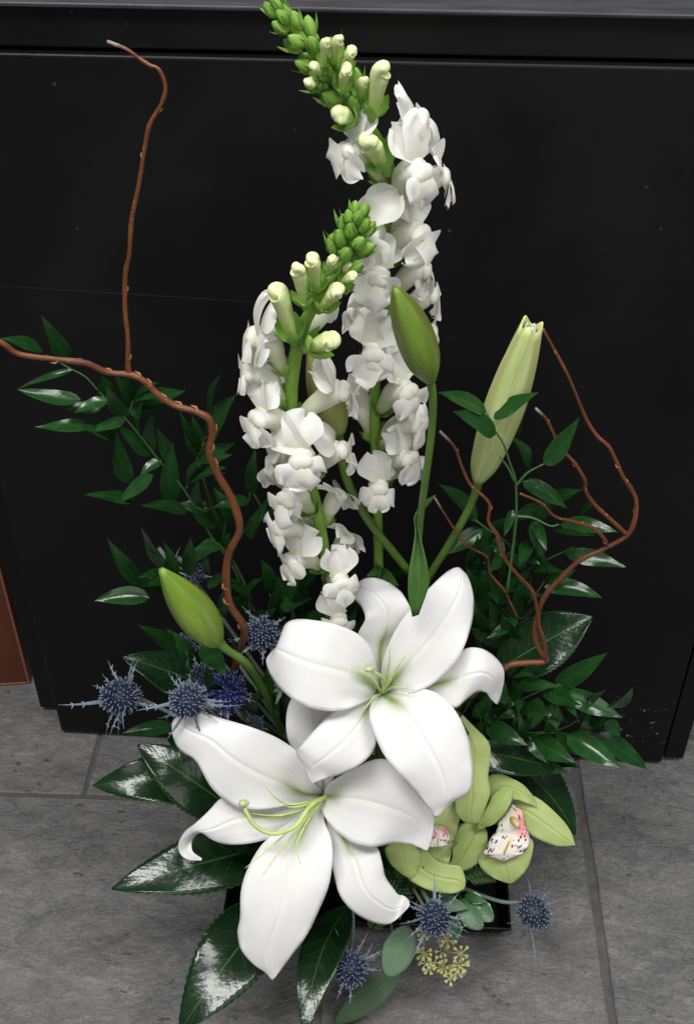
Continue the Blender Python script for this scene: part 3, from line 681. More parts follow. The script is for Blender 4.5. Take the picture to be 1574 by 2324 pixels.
        P = [b, b + ax * 0.3, b + ax * 0.62, b + ax * 0.86 + out * R * 0.05, b + ax * 0.98 + out * R * 0.30, b + ax * 0.97 + out * R * 0.80]
        mb = MB(); ph = rnd(0, 6)
        tube(mb, P, [R * 0.40, R * 0.64, R * 0.80, R * 0.94, R * 0.86, R * 0.36], 20, 26, rib=lambda a, v: 1 + (0.10 * math.cos(3 * a + ph) + 0.06 * math.cos(2 * a - ph) - 0.30 * max(0, math.cos(a - ph)) ** 12 - 0.22 * max(0, math.cos(a - ph - 2.2)) ** 14) * min(1, v * 1.2) - 0.16 * math.exp(-((v - 0.60) / 0.05) ** 2) * max(0, math.cos(a - ph - 1)))
        o = link('bud', mb.mesh('bud'), M[mat], s.root)
        s.calyx(b, ax, o, cal * R / 0.0050)
    def green_tip(s, t0, t1, n, size0, size1, spread):
        """spiral of shut green buds round the top of the stem"""
        N = len(s.fine)
        for k in range(n):
            f = k / (n - 1); i = int((t0 + (t1 - t0) * f) * (N - 1)); j = max(1, min(N - 2, i)); T = (s.fine[j - 1] - s.fine[j + 1]).normalized()
            a = k * 2.39996; o = T.cross(Vector((0, -1, 0.2))).normalized(); b = T.cross(o); r = o * math.cos(a) + b * math.sin(a)
            sz = size0 + (size1 - size0) * f; sp = spread * (0.25 + 0.75 * min(1, (1 - f) * 0 + f * 1.6 + 0.1))
            c = s.fine[i] + r * sp * 0.45; d = (r * 0.55 * min(1, 0.25 + f * 1.3) + T * 0.9).normalized()
            mb = MB(); tube(mb, [c, c + d * sz * 0.35, c + d * sz * 0.75, c + d * sz * 1.05, c + d * sz * 1.22], [sz * 0.14, sz * 0.30, sz * 0.31, sz * 0.18, sz * 0.02], 10, 12, rib=lambda a, v: 1 + 0.09 * math.cos(5 * a))
            ob = link('bud', mb.mesh('bud'), M['sepal'], s.root)
            mb = MB()
            for q in range(4):
                an = q * 1.57 + a; oo = d.orthogonal().normalized(); bb = d.cross(oo); rr = oo * math.cos(an) + bb * math.sin(an)
                mb.grid(leafrows(c + rr * sz * 0.26, c + d * sz * rnd(1.05, 1.3) + rr * sz * 0.12, sz * 0.80, rr, 0.15, -0.42, nv=8, nu=5, shape=.8))
            mb.grid(leafrows(c - d * sz * 0.2 + r * sz * 0.1, c + r * sz * rnd(0.5, 0.8) + d * sz * rnd(.9, 1.3), sz * 0.45, r - d * 0.3, 0.08, -0.2, nv=8, nu=5, point=True))
            link('calyx', mb.mesh('calyx'), M['sepal'], ob)

sn1 = Snap('tallest white snapdragon with a long bent green tip leaning left', [(630,26,.690),(690,92,.695),(745,165,.70),(800,240,.705),(852,310,.71),(880,372,.715),(882,450,.72),(868,560,.725),(857,680,.73),(852,800,.73),(850,950,.735),(855,1110,.74),(859,1300,.745),(862,1420,.75)], 0.0042, 0.0026)
sn1.green_tip(0.005, 0.24, 24, 0.0085, 0.0135, 0.015)
for b in ((736,150,738,92,26),(757,140,768,86,28),(780,165,797,112,30,.0),(730,172,712,148,28),(725,190,699,188,28),(775,205,783,155,34),(800,275,770,258,46),(845,262,864,152,46,.012,.004),(815,225,825,182,30,.004)):
    sn1.bud(*b)
for f in ((948,268,.92),(795,338,.95),(948,388,1.12),(998,398,.9,True),(838,525,1.08),(945,525,1.08),(856,628,1.08),(955,610,1.0),(972,668,.95,True),(812,705,.95,True),(848,800,1.05),(972,752,.9,True),(918,885,1.15),(922,1035,1.08),(858,1105,1.0),(815,905,1.0,True),(945,935,.95,True),(950,1050,.85,True),(905,470,.95,True),(800,560,.9,True),(935,960,1.0),(895,700,.9,True)):
    sn1.floret(*f)
sn1.bud(872, 382, 836, 316, 54, 0.02, 0.004)
sn2 = Snap('shorter white snapdragon with upright green tip, front of the pair', [(812,490,.665),(800,545,.667),(772,605,.67),(735,660,.67),(700,715,.67),(676,780,.672),(662,870,.675),(662,960,.68),(682,1040,.685),(712,1130,.69),(732,1230,.70),(745,1330,.71),(760,1440,.72)], 0.0048, 0.0028)
sn2.green_tip(0.0, 0.16, 19, 0.0085, 0.0130, 0.014)
for b in ((748,618,752,586,26),(720,655,711,586,38),(690,690,678,606,38,.012,-.003),(665,770,628,655,50,.012,-.006),(728,700,764,656,40),(775,640,800,626,26),(700,790,756,770,50),(785,660,790,600,24,.002)):
    sn2.bud(*b)
for f in ((584,762,1.05),(575,840,1.05),(592,945,1.08),(768,885,1.08),(682,1040,1.12),(622,1065,.9,True),(768,1020,1.0),(655,1128,1.08),(642,1195,1.05),(668,1268,1.05),(764,1125,.9,True),(784,1222,.9,True),(772,1318,.95),(768,1405,.9),(735,690,.85,True),(620,870,.9,True),(700,1195,.9,True),(640,1010,.9,True)):
    sn2.floret(*f)
for (bx, by, tx, ty, w) in ((860,1290,830,1308,26),(862,1295,905,1330,30),(858,1300,875,1360,30),(860,1280,842,1335,24)):
    sheet_obj('leaf', leafrows(PY(bx, by, .745), PY(tx, ty, .71), w * 0.00035, TOCAM, 0.1, 0.2), 'lily_leaf', sn1.root, 0)

# ------------------------------------------------------------------ willow
def willow(label, twigs, base, grp='curly willow branches'):
    root = thing('willow_branch', base, label, 'branch', grp)
    for (pts, r0, r1, tipgrey) in twigs:
        P = [PY(*p) + Vector((rnd(-1, 1), rnd(-1, 1), rnd(-1, 1))) * r0 * 0.45 for p in pts]; n = len(P)
        mb = MB(); fine = tube(mb, P, [r0 + (r1 - r0) * i / (n - 1) for i in range(n)], 10, n * 6, rib=lambda a, v: 1 + 0.05 * math.sin(40 * v + 2 * a) + 0.09 * math.sin(97 * v + 1.3) * math.sin(31 * v))
        o = link('twig', mb.mesh('twig'), M['willow'], root)
        Lg = sum((fine[i + 1] - fine[i]).length for i in range(len(fine) - 1)); k = max(2, int(Lg / 0.032))
        for q in range(k):                                # bud scars
            mb = MB()
            i = int((q + rnd(0.2, 0.8)) / k * (len(fine) - 3)) + 1; t = (fine[i + 1] - fine[i - 1]).normalized(); r = r0 + (r1 - r0) * i / len(fine)
            a = rnd(0, 6.28); oo = t.orthogonal().normalized(); d = oo * math.cos(a) + t.cross(oo) * math.sin(a)
            tube(mb, [fine[i] + d * r * 0.5, fine[i] + d * r * 1.25 + t * r * 0.6, fine[i] + d * r * 1.25 + t * r * 2.2], [r * 0.55, r * 0.42, r * 0.1], 6)
            tube(mb, [fine[i] - t * r * 0.15 + d * r * 0.25, fine[i] + t * r * 0.15 + d * r * 0.25], [r * 0.9, r * 0.9], 10)
            link('bud_scar', mb.mesh('bud_scar'), M['willow_node'], o)
        if tipgrey:
            mb = MB(); a, b = fine[-1], fine[-5]; tube(mb, [b, (a + b) / 2, a], [r1 * 1.25, r1 * 1.15, r1 * 1.05], 8); link('dry_tip', mb.mesh('dry_tip'), M['willow_tip'], o)
    return root
YW = .67
willow('thick reddish curly willow branch on the left, forked, with one tall twig', [
    ([(470,1700,.78),(505,1580,.755),(525,1530,.725),(550,1470,.69),(551,1425,.675),(522,1375,.67),(513,1320,.67),(522,1260,.67),(540,1200,.67),(526,1130,.67),(492,1072,.67),(477,1022,.67),(486,982,.67),(472,952,.67),(440,932,.67),(395,918,.67),(352,896,.67),(332,872,.67),(302,850,.67),(240,843,.665),(190,827,.66),(120,815,.655),(50,802,.65),(0,780,.645),(-70,752,.64)], .0036, .0019, False),
    ([(308,856,.67),(293,838,.67),(291,770,.672),(285,700,.675),(283,620,.675),(291,575,.675),(300,500,.678),(315,420,.68),(329,340,.68),(341,282,.68),(366,240,.68),(375,200,.68),(365,160,.68),(342,145,.68),(315,130,.68),(290,108,.68),(245,97,.68)], .0018, .0010, True)], PY(470, 1700, .78))
Yr = .715
def yy(L, Y0=Yr, Y1=None): 
    Y1 = Y0 if Y1 is None else Y1; n = len(L); return [(x, y, Y0 + (Y1 - Y0) * i / (n - 1)) for i, (x, y) in enumerate(L)]
willow('reddish curly willow branch on the right with several looping twigs', [
    (yy([(980,1640),(1058,1587),(1142,1516),(1190,1508),(1233,1504),(1238,1491),(1220,1465),(1215,1429),(1223,1389),(1238,1356),(1270,1312),(1314,1274),(1369,1246),(1423,1215),(1437,1183),(1443,1143),(1433,1113),(1412,1080),(1393,1044),(1379,1011),(1353,989),(1331,956),(1313,905),(1287,854),(1262,803),(1233,743)], .70, .73), .0030, .0011, False),
    (yy([(1423,1215),(1382,1179),(1346,1146),(1325,1113),(1326,1088),(1302,1051),(1269,1015),(1255,982),(1236,949),(1214,927)], .716, .70), .0019, .0010, True),
    (yy([(1377,1240),(1369,1219),(1342,1197),(1295,1185),(1258,1172),(1229,1143),(1178,1122)], .716, .69), .0017, .0009, False),
    (yy([(1238,1493),(1235,1458),(1222,1420),(1217,1389),(1204,1338),(1172,1305),(1146,1272),(1133,1236),(1130,1219),(1109,1183),(1112,1146),(1098,1124),(1068,1102),(1046,1062),(1032,1015),(995,980)], .704, .70), .0019, .0010, True),
    (yy([(1173,1403),(1155,1367),(1142,1337),(1112,1300),(1104,1264),(1076,1249),(1054,1234),(1032,1205),(1010,1168),(984,1128)], .73, .71), .0013, .0008, True)], PY(980, 1640, .70))

# ------------------------------------------------------------------ ruscus
def m8(x, y): return (x * .39124, 656.9 + y * .39124)
def m7(x, y): return (123.2 + x * .36515, 1149.5 + y * .36515)
def mr1(x, y): return (944.2 + x * .36515, 656.9 + y * .36515)
def mr2(x, y): return (985.3 + x * .36515, 1231.6 + y * .36515)
def m3(x, y): return (492.6 + x * .36515, 903.2 + y * .36515)
def m6(x, y): return (821 + x * .36515, 1560 + y * .36515)
def m5(x, y): return (369.5 + x * .41731, 1560 + y * .41731)
def m9(x, y): return (x * .3992, 1395.8 + y * .3992)
def idm(x, y): return (x, y)
def ruscus(label, mp, sc, stems, leaves, Y, Yj=0.02, fwd=0.02, extra=0):
    leaves = list(leaves)
    for k in range(extra):                                 # further leaves along the stems
        st = stems[k % len(stems)]; i = random.randrange(len(st) - 1); f = rnd(0, 1)
        bx, by = st[i][0] + (st[i + 1][0] - st[i][0]) * f, st[i][1] + (st[i + 1][1] - st[i][1]) * f
        a = math.atan2(st[i + 1][1] - st[i][1], st[i + 1][0] - st[i][0]) + rnd(0.45, 1.25) * (1 if k % 2 else -1); Lf = rnd(62, 92) / sc
        leaves.append((bx, by, bx + Lf * math.cos(a), by + Lf * math.sin(a), rnd(25, 34) / sc))
    base = PY(*mp(*stems[0][0]), Y)
    root = thing('ruscus_branch', base, label, 'foliage', 'glossy ruscus foliage')
    for st in stems:
        mb = MB(); P = [PY(*mp(*p), Y) for p in st]; tube(mb, P, [0.0012 - 0.0006 * i / (len(P) - 1) for i in range(len(P))], 7, len(P) * 4)
        link('stem', mb.mesh('stem'), M['fern'], root)
    for (bx, by, tx, ty, w) in leaves:
        y0 = Y + rnd(-Yj, Yj) * 0.5; b = PY(*mp(bx, by), y0); t = PY(*mp(tx, ty), y0 - fwd + rnd(-Yj, Yj))
        dep = (b - CAMP).dot(-TOCAM); wd = w * 0.98 * sc * dep / FPX
        n = (TOCAM * 0.75 + Vector((0, 0, 1)) * rnd(0.1, 0.7) + RIGHT * rnd(-0.35, 0.35)).normalized()
        rows = leafrows(b, t, wd, n, rnd(0.01, 0.07), rnd(0.08, 0.3), nv=13, nu=7, point=True, twist=rnd(-0.5, 0.5), bend=rnd(-0.06, 0.06), wave=wd * 0.05)
        sheet_obj('leaf', rows, 'ruscus', root, 0)
    return root
ruscus('long ruscus branch reaching up the left side behind the willow', m8, .39124,
    [[(1500,1900),(1440,1800),(1340,1590),(1230,1440),(1150,1300),(1060,1150),(930,1000),(830,870),(720,740),(600,620),(500,510),(410,460),(270,380)], [(740,740),(770,660),(780,610)], [(1080,1160),(1110,1080),(1150,970),(1190,890)]],
    [(400,400,240,150,105),(250,355,0,285,95),(470,640,105,580,95),(430,465,105,578,45),(585,690,372,697,78),(560,790,208,800,88),(670,850,455,775,75),(780,625,1072,590,110),(870,965,680,780,85),(750,1120,675,830,105),(940,990,815,1075,70),(890,1075,695,1235,88),(810,1230,490,1190,85),(1080,1290,820,1255,80),(1000,1240,1003,885,115),(990,1000,910,805,85),
     (1080,1140,1205,985,62),(1180,1270,1155,1085,60),(1270,1460,1228,1245,60),(1235,1440,1120,1600,90),(610,660,590,500,120),(740,740,620,560,90)], .785, extra=14)
ruscus('short ruscus branch with two upright leaves behind the willow bend', m8, .39124,
    [[(1300,1500),(1180,1100),(1150,960),(1200,850)]], [(1215,770,1285,490,95),(1225,880,1375,610,115),(1060,690,1078,580,50),(1310,1110,1250,1120,40),(1150,940,1040,700,60),(1300,1510,1310,1340,60),(1240,1110,1312,1060,40)], .80, extra=5)
ruscus('cluster of ruscus leaves above the green lily bud on the left', m8, .39124,
    [[(1300,1900),(1100,1700),(960,1640),(830,1700)]], [(830,1705,625,1445,95),(965,1640,815,1375,115),(870,1790,548,1805,112),(960,1770,805,1680,62),(1090,1660,1105,1440,95),(1220,1650,1210,1560,90),(1200,1720,1330,1650,70)], .74, extra=5)
ruscus('dark ruscus branch between the left willow and the short snapdragon', m3, .36515,
    [[(220,1260),(120,1050),(60,960),(0,900)],[(440,1200),(430,1000),(230,600),(200,640)]], [(180,860,330,600,115),(90,1050,190,810,60),(390,1290,590,1245,110),(480,1375,825,1358,125),(120,760,-20,560,110),(40,860,60,750,60),(230,600,240,290,80),(480,1250,340,1100,110),(550,1130,620,1000,90),(440,1230,560,1080,110),(330,1200,270,1000,90)], .745, extra=6)
ruscus('low ruscus sprig among the blue sea holly on the left', m7, .36515,
    [[(900,1300),(860,1100),(820,900)],[(1000,1350),(740,1370)]], [(800,900,520,735,110),(740,1365,420,1410,95),(915,870,1065,1060,125),(850,940,700,760,110),(830,1480,690,1440,110),(1060,1150,950,980,90),(1180,940,1080,780,80),(1300,1200,1340,960,90)], .70)
ruscus('ruscus branch crossing in front of the pale lily bud', mr1, .36515,
    [[(560,1900),(600,1600),(620,1400),(615,1190),(580,1080),(540,960),(470,850),(440,770)], [(620,1220),(690,1140),(790,1085)], [(620,1410),(720,1420),(830,1470),(885,1460)], [(610,1190),(570,1110),(520,1040)]],
    [(435,765,130,640,122),(488,905,230,760,132),(478,800,756,640,108),(790,1080,1010,795,130)], .69, 0.01, 0.01)
ruscus('ruscus branch spreading behind the right willow twigs', mr1, .36515,
    [[(500,1950),(640,1780),(810,1680),(980,1600)], [(360,1430),(440,1490),(580,1590),(600,1700)], [(560,1900),(600,1600),(620,1410),(760,1440)]],
    [(560,950,715,620,150),(700,1130,590,920,115),(660,1195,935,1360,112),(720,1400,1030,1245,112),(890,1460,1245,1505,112),(375,1430,135,1210,122),(410,1490,180,1650,110),(330,1710,380,1530,110),(720,1440,790,1670,115),(1030,1400,1125,1300,65),(920,1640,1300,1725,112),(590,1700,615,1545,62),(850,1490,1110,1530,42),(600,1370,540,1540,60),(700,1560,640,1720,90),(500,1580,450,1600,60),(390,1780,390,1660,70),(560,1640,440,1760,90)], .775, extra=12)
ruscus('ruscus branch under the right willow loop with a pointed side leaf', mr2, .36515,
    [[(380,760),(440,540),(620,330),(700,210)],[(390,700),(450,450),(420,200),(300,120)],[(540,470),(440,430),(390,370)]], [(680,275,1040,345,112),(400,730,640,690,78),(450,420,560,350,60),(340,280,390,380,80),(330,560,240,330,100),(380,600,330,350,100),(440,560,520,300,110),(260,330,200,150,90),(560,480,640,360,70),(480,220,600,330,90),(500,640,420,440,120),(300,480,420,600,120),(250,200,330,120,70),(560,150,450,60,80),(330,640,230,560,110)], .765, extra=8)
ruscus('dense glossy ruscus spray at lower right before the cabinet', mr2, .36515,
    [[(250,1250),(600,1180),(830,1190),(930,1175),(1000,1190)],[(300,1200),(500,1000),(750,890),(800,910)],[(380,1400),(640,1190)],[(400,1240),(800,1150),(920,1060)]],
    [(750,890,1072,685,122),(810,930,1165,1085,132),(680,920,912,1010,92),(1000,1040,1230,895,112),(320,1120,575,1260,132),(560,1190,875,1370,160),(820,1195,1160,1400,152),(990,1190,1322,1410,132),(510,1300,832,1430,122),(480,870,750,880,95),(520,940,515,1072,55),(300,1050,580,1070,68),(960,1000,1062,918,65),(500,950,380,1000,110),(490,1160,620,1080,85),(920,1110,1060,1070,90),(640,960,600,1160,110),(590,1430,330,1350,105),(720,1000,760,1160,100),(640,1060,820,1110,100),(380,1080,240,1030,90),(460,800,620,830,90),(700,1340,900,1400,110),(1060,1110,1150,1200,90)], .72, extra=10)
# greenery packed between the flowers
def packed(label, centre, n, spanx, spany, Y, seed, up_=0.5):
    random.seed(seed); cx, cy = centre; lv = []
    for k in range(n):
        bx, by = cx + rnd(-.5, .5) * spanx, cy + rnd(-.5, .5) * spany; a = rnd(-2.6, -0.5); L = rnd(55, 100)
        lv.append((bx, by, bx + L * math.cos(a), by + L * math.sin(a), rnd(28, 44)))
    st = [[(cx, cy + spany * 0.6), (cx + rnd(-20, 20), cy), (cx + rnd(-50, 50), cy - spany * .6)]]
    return ruscus(label, idm, 1.0, st, lv, Y, 0.03, 0.02)
packed('dark leaves packed behind the upper lily at its left', (640, 1420), 12, 200, 120, .75, 3)
packed('dark leaves packed behind the upper lily between the snapdragon stems', (860, 1400), 12, 180, 140, .77, 4)
packed('dark leaves packed to the right of the upper lily', (1100, 1420), 14, 160, 160, .78, 5)
packed('dark leaves packed between the sea holly and the lilies', (590, 1590), 14, 160, 150, .74, 6)
packed('dark leaves packed under the right side of the upper lily', (1080, 1660), 12, 140, 160, .72, 7)
packed('dark leaves packed under the lower lily and the orchid', (900, 2000), 14, 240, 120, .655, 8)
packed('dark leaves packed under the lower lily on its left', (600, 1950), 10, 160, 160, .66, 9)
random.seed(21)

# ------------------------------------------------------------------ broad serrated leaves
LAMP = Vector((-0.55, -0.10, 2.55))
def broad(label, mp, b, t, w, db, dt, n=None, arch=0.05, fold=0.10, bend=0.0, twist=0.0, wv=0.0030, glare=None):
    B = PD(*mp(*b), db); T = PD(*mp(*t), dt)
    root = thing('broad_leaf', B, label, 'leaf', 'broad serrated leaves')
    n = (TOCAM * 0.6 + Vector((0, 0, 1)) * 0.7).normalized() if n is None else Vector(n).normalized()
    if glare is not None:
        best = None
        for i in range(-14, 15):
            for j in (-4, 0, 4):
                B2 = PD(*mp(*b), db + j * .008); T2 = PD(*mp(*t), dt + i * .005)
                if T2.z < 0.006 or B2.z < 0.03: continue
                a2 = (T2 - B2).normalized(); c = B2 + (T2 - B2) * glare; h = ((LAMP - c).normalized() + (CAMP - c).normalized()).normalized()
                e = abs(a2.dot(h) - 0.60 * (2 * glare - 1)) + abs(i) * .002 + abs(j) * .004
                if best is None or e < best[0]: best = (e, B2, T2)
        B, T = best[1], best[2]; root.location = B
    if glare is not None:                                  # leaf hangs so that this stretch of it catches the ceiling lamp
        c = B + (T - B) * glare; h = ((LAMP - c).normalized() + (CAMP - c).normalized()).normalized(); arch = 0.15
        n = h - (T - B).normalized() * (arch * 4 * (2 * glare - 1))
    rows = leafrows(B, T, w, n, arch, fold, wv, nv=47, nu=11, teeth=1, shape=0.82, bend=bend, twist=twist, blunt=0.15)
    sheet_obj('blade', rows, 'broad_leaf', root, 0.0006)
    mb = MB(); tube(mb, [FOAM + (B - FOAM) * 0.25, (B + FOAM) / 2 + Vector((0, 0, 0.015)), B, B + (T - B) * 0.06], [0.0022, 0.002, 0.0018, 0.0012], 7, 12); link('stalk', mb.mesh('stalk'), M['lily_leaf'], root)
    return root
broad('glossy serrated leaf pointing left above the floor, its lower edge shining', idm, (520,1770), (211,1783), .050, 1.10, 1.07, glare=.72)
broad('dark serrated leaf lying over another, under the lower lily\'s upper petal', idm, (545,1850), (312,1690), .054, 1.07, 1.045, glare=.85)
broad('large glossy serrated leaf under the curled petal tip of the lower lily', idm, (640,1915), (254,2018), .058, 1.11, 1.09, bend=0.02, glare=.80)
broad('glossy serrated leaf hanging lowest at the bottom left of the arrangement', idm, (640,2040), (406,2345), .066, 1.05, 1.05, glare=.72)
broad('dark serrated leaf hanging straight down under the lower lily', idm, (790,2060), (690,2355), .040, 1.07, 1.07, bend=-.05, glare=.82)
broad('serrated leaf behind the leftmost sea holly', idm, (500,1570), (279,1492), .044, 1.10, 1.06, arch=.06)
broad('dark serrated leaf behind the willow knot on the right', idm, (1130,1520), (1343,1400), .056, 1.06, 1.03, arch=.05)
broad('dark serrated leaf behind the right orchid bloom over the floor', idm, (1120,1700), (1305,1895), .050, 1.14, 1.14, arch=.06, bend=0.06)
broad('dark serrated leaf under the ruscus at lower right', idm, (1060,1700), (1265,1745), .036, 1.08, 1.10, arch=.05)
broad('small dark serrated leaf at the left tip of the lower lily', idm, (520,1830), (440,1840), .030, 1.09, 1.09, arch=.05)

# ------------------------------------------------------------------ sea holly
def holly(label, x, y, r, dep, ax, nb, bl, mat='holly_head', stem=None, toc=0.75, nf=190, low=False):
    c = PD(x, y, dep); R = r * dep / FPX
    A = (RIGHT * ax[0] + UPI * ax[1] + TOCAM * toc).normalized(); o = A.orthogonal().normalized(); b = A.cross(o)
    root = thing('sea_holly', c - A * R, label, 'flower', 'blue sea holly heads')
    mb = MB(); rows = []
    for i in range(9):
        a = math.pi * i / 8; rows.append([c + (o * math.cos(q) + b * math.sin(q)) * (R * 0.78 * max(0.03, math.sin(a))) + A * (R * 0.95 * math.cos(a)) for q in [6.2832 * k / 14 for k in range(14)]])
    mb.grid(rows, uvf=lambda i, j: (0.5, 0.1), closed=True)
    link('core', mb.mesh('core'), M[mat], root)
    mb = MB()
    for k in range(nf):
        z = max(-.8, min(.99, 1 - 1.75 * (k + 0.5) / nf + rnd(-.05, .05))); q = k * 2.39996 + rnd(-.12, .12); rr = math.sqrt(max(0, 1 - z * z))
        d = (o * math.cos(q) + b * math.sin(q)) * rr + A * z; d.normalize()
        p = c + (o * math.cos(q) + b * math.sin(q)) * rr * R * (0.76 - 0.14 * max(0, z)) + A * z * R * (1.30 if z > 0 else 0.9)
        h = R * rnd(0.20, 0.48); w = R * 0.078; e = d.orthogonal().normalized(); g = d.cross(e); rw = []
        for (hh, ww) in ((0, 1.0), (0.5, 0.8), (0.8, 0.7), (1.0, 0.25)):
            rw.append([p + d * h * hh + (e * math.cos(t) + g * math.sin(t)) * w * ww for t in (0, 1.257, 2.513, 3.77, 5.027)])
        of = mb.grid(rw, closed=True); mb.cap(of + 15, 5)
    fl = link('floret_cluster', mb.mesh('floret_cluster'), M[mat], root); fl['kind'] = 'stuff'
    base = c - A * R * 0.85
    for k in range(nb):
        a = 2 * math.pi * (k + rnd(-.3, .3)) / nb; rd = o * math.cos(a) + b * math.sin(a)
        L = R * bl * rnd(0.6, 1.3); n = A; up0 = rnd(-0.25, 1.0)
        tip = base + rd * L + A * L * up0; s = rd.cross(A).normalized()
        mb = MB(); NVV = 13; rows = []
        cur = rnd(-0.32, 0.32)
        for i in range(NVV):
            v = i / (NVV - 1); w = R * 0.075 * (0.55 + 0.9 * math.sin(math.pi * min(1, v * 1.15 + .05)) ) * (1 - v ** 2.5) + 0.00015
            p = base + (tip - base) * v + A * (L * 0.16 * math.sin(math.pi * v)) + s * (cur * L * v * v)
            rows.append([p - s * w, p + A * w * 0.35, p + s * w])
        mb.grid(rows)
        for i in (4, 7, 9):                            # side spines
            for sg in (0, 2):
                p = rows[i][sg]; dirn = (rows[i][sg] - rows[i][1]).normalized(); ad = (tip - base).normalized()
                q2 = p + (dirn * 0.8 + ad * 0.8) * R * rnd(0.08, 0.24); oo = len(mb.v)
                for v_ in (p - ad * R * 0.05, p + ad * R * 0.05, q2): mb.v.append(v_); mb.uv.append((0.5, .5))
                mb.f.append((oo, oo + 1, oo + 2))
        link('bract', mb.mesh('bract'), M['holly_bract'], root)
    if stem is None: stem = [FOAM + Vector((rnd(-.03, .03), rnd(-.02, .02), 0.01))]
    else: stem = [PD(*p) for p in stem]
    P = [c - A * R * 0.7, c - A * R * 1.05] + stem
    mb = MB(); tube(mb, P, [0.0020] * len(P), 7, 16); link('stem', mb.mesh('stem'), M['holly_stem'], root)
    return root
holly('leftmost grey blue sea holly head, standing out against the black cabinet', 277, 1580, 39, 1.02, (-.45, .1), 13, 2.6, stem=[(400, 1625, 1.06), (520, 1690, 1.12)])
holly('blue sea holly head touching the tip of the lower lily', 428, 1590, 38, .962, (-.25, -.1), 13, 2.6, stem=[(520, 1660, 1.06), (600, 1720, 1.12)])
holly('deep violet blue sea holly head in the middle of the left cluster', 512, 1570, 44, 1.03, (.25, .35), 13, 1.7, 'holly_head_violet')
holly('small grey sea holly head behind the left cluster', 459, 1536, 27, 1.06, (0, .5), 10, 1.7, 'holly_head_grey')
holly('blue sea holly head beside the willow, left of the upper lily', 594, 1438, 36, .985, (-.1, .15), 14, 1.9)
holly('sea holly head half hidden under the green lily bud', 434, 1450, 25, 1.06, (-.3, -.3), 11, 2.0, 'holly_head_grey')
holly('sea holly head behind the tip of the green lily bud', 441, 1302, 22, 1.05, (.2, .4), 11, 2.0, 'holly_head_grey')
holly('tiny sea holly head left of the green lily bud tip', 389, 1288, 13, 1.04, (-.3, .4), 8, 3.0, 'holly_head_grey')
holly('shaded sea holly head tucked above the lower lily petal', 578, 1646, 19, 1.07, (.1, .3), 9, 1.8, 'holly_head_grey')
holly('blue sea holly head above the eucalyptus berries', 985, 2084, 36, 1.03, (.0, -.1), 13, 2.3)
holly('blue sea holly head at right, hanging over the floor past the dish', 1207, 2068, 33, 1.10, (.55, -.3), 11, 2.7, 'holly_head_grey', stem=[(1130, 2045, 1.12), (1040, 2010, 1.14), (940, 1960, 1.16)])
holly('blue sea holly head at the bottom below the lower lily', 795, 2197, 35, 1.05, (.05, -.15), 14, 2.2, stem=[(800, 2120, 1.10), (800, 2060, 1.13)])
for (x, y, n, dep, lab) in ((640, 1560, 7, 1.05, 'spiny green bracts left of the upper lily'),):
    c = PD(x, y, dep); root = thing('holly_sprig', c, lab, 'foliage')
    for k in range(n):
        a = 6.28 * k / n + rnd(-.3, .3); d = RIGHT * math.cos(a) + UPI * math.sin(a)
        sheet_obj('leaf', leafrows(c, c + d * rnd(.010, .017) + TOCAM * .006, .0036, TOCAM, .1, .2, nv=15, teeth=1), 'holly_stem', root, 0)
    mb = MB(); tube(mb, [c, c - TOCAM * 0.05 - UPI * .03, FOAM], [.001, .0014, .0016], 6, 10); link('stem', mb.mesh('stem'), M['holly_stem'], root)

# ------------------------------------------------------------------ orchids
def conv(mp, L, k=1.0):
    out = []
    for s in L:
        a = mp(s[0], s[1]); b = mp(s[2], s[3]); m = ((a[0] + b[0]) / 2, (a[1] + b[1]) / 2); a = [m[i] + (a[i] - m[i]) * k for i in (0, 1)]; b = [m[i] + (b[i] - m[i]) * k for i in (0, 1)]; out.append((a[0], a[1], b[0], b[1], s[4] * .8, s[5] * .35))
    return out
def orchid(label, dep, petals, lips, at):
    root = thing('orchid_bloom', PD(*m6(*at), dep + .02), label, 'flower', 'green cymbidium orchids')
    for (nm, st, g) in petals: sheet_obj(nm, loft(conv(m6, st, 1.10), dep, 26, 19, g * .5, 0.0010), 'orchid_green', root, 0.0009)
    for st in lips: sheet_obj('lip', loft(conv(m6, st), dep, 30, 17, 0.001, 0.0035, 4.0), 'orchid_lip', root, 0.0006)
    mb = MB(); tube(mb, [PD(*m6(*at), dep + .005), PD(*m6(*at), dep + .03), FOAM + Vector((.04, -.02, .0))], [.003, .003, .003], 8, 10); link('stem', mb.mesh('stem'), M['snap_stem'], root)
    return root
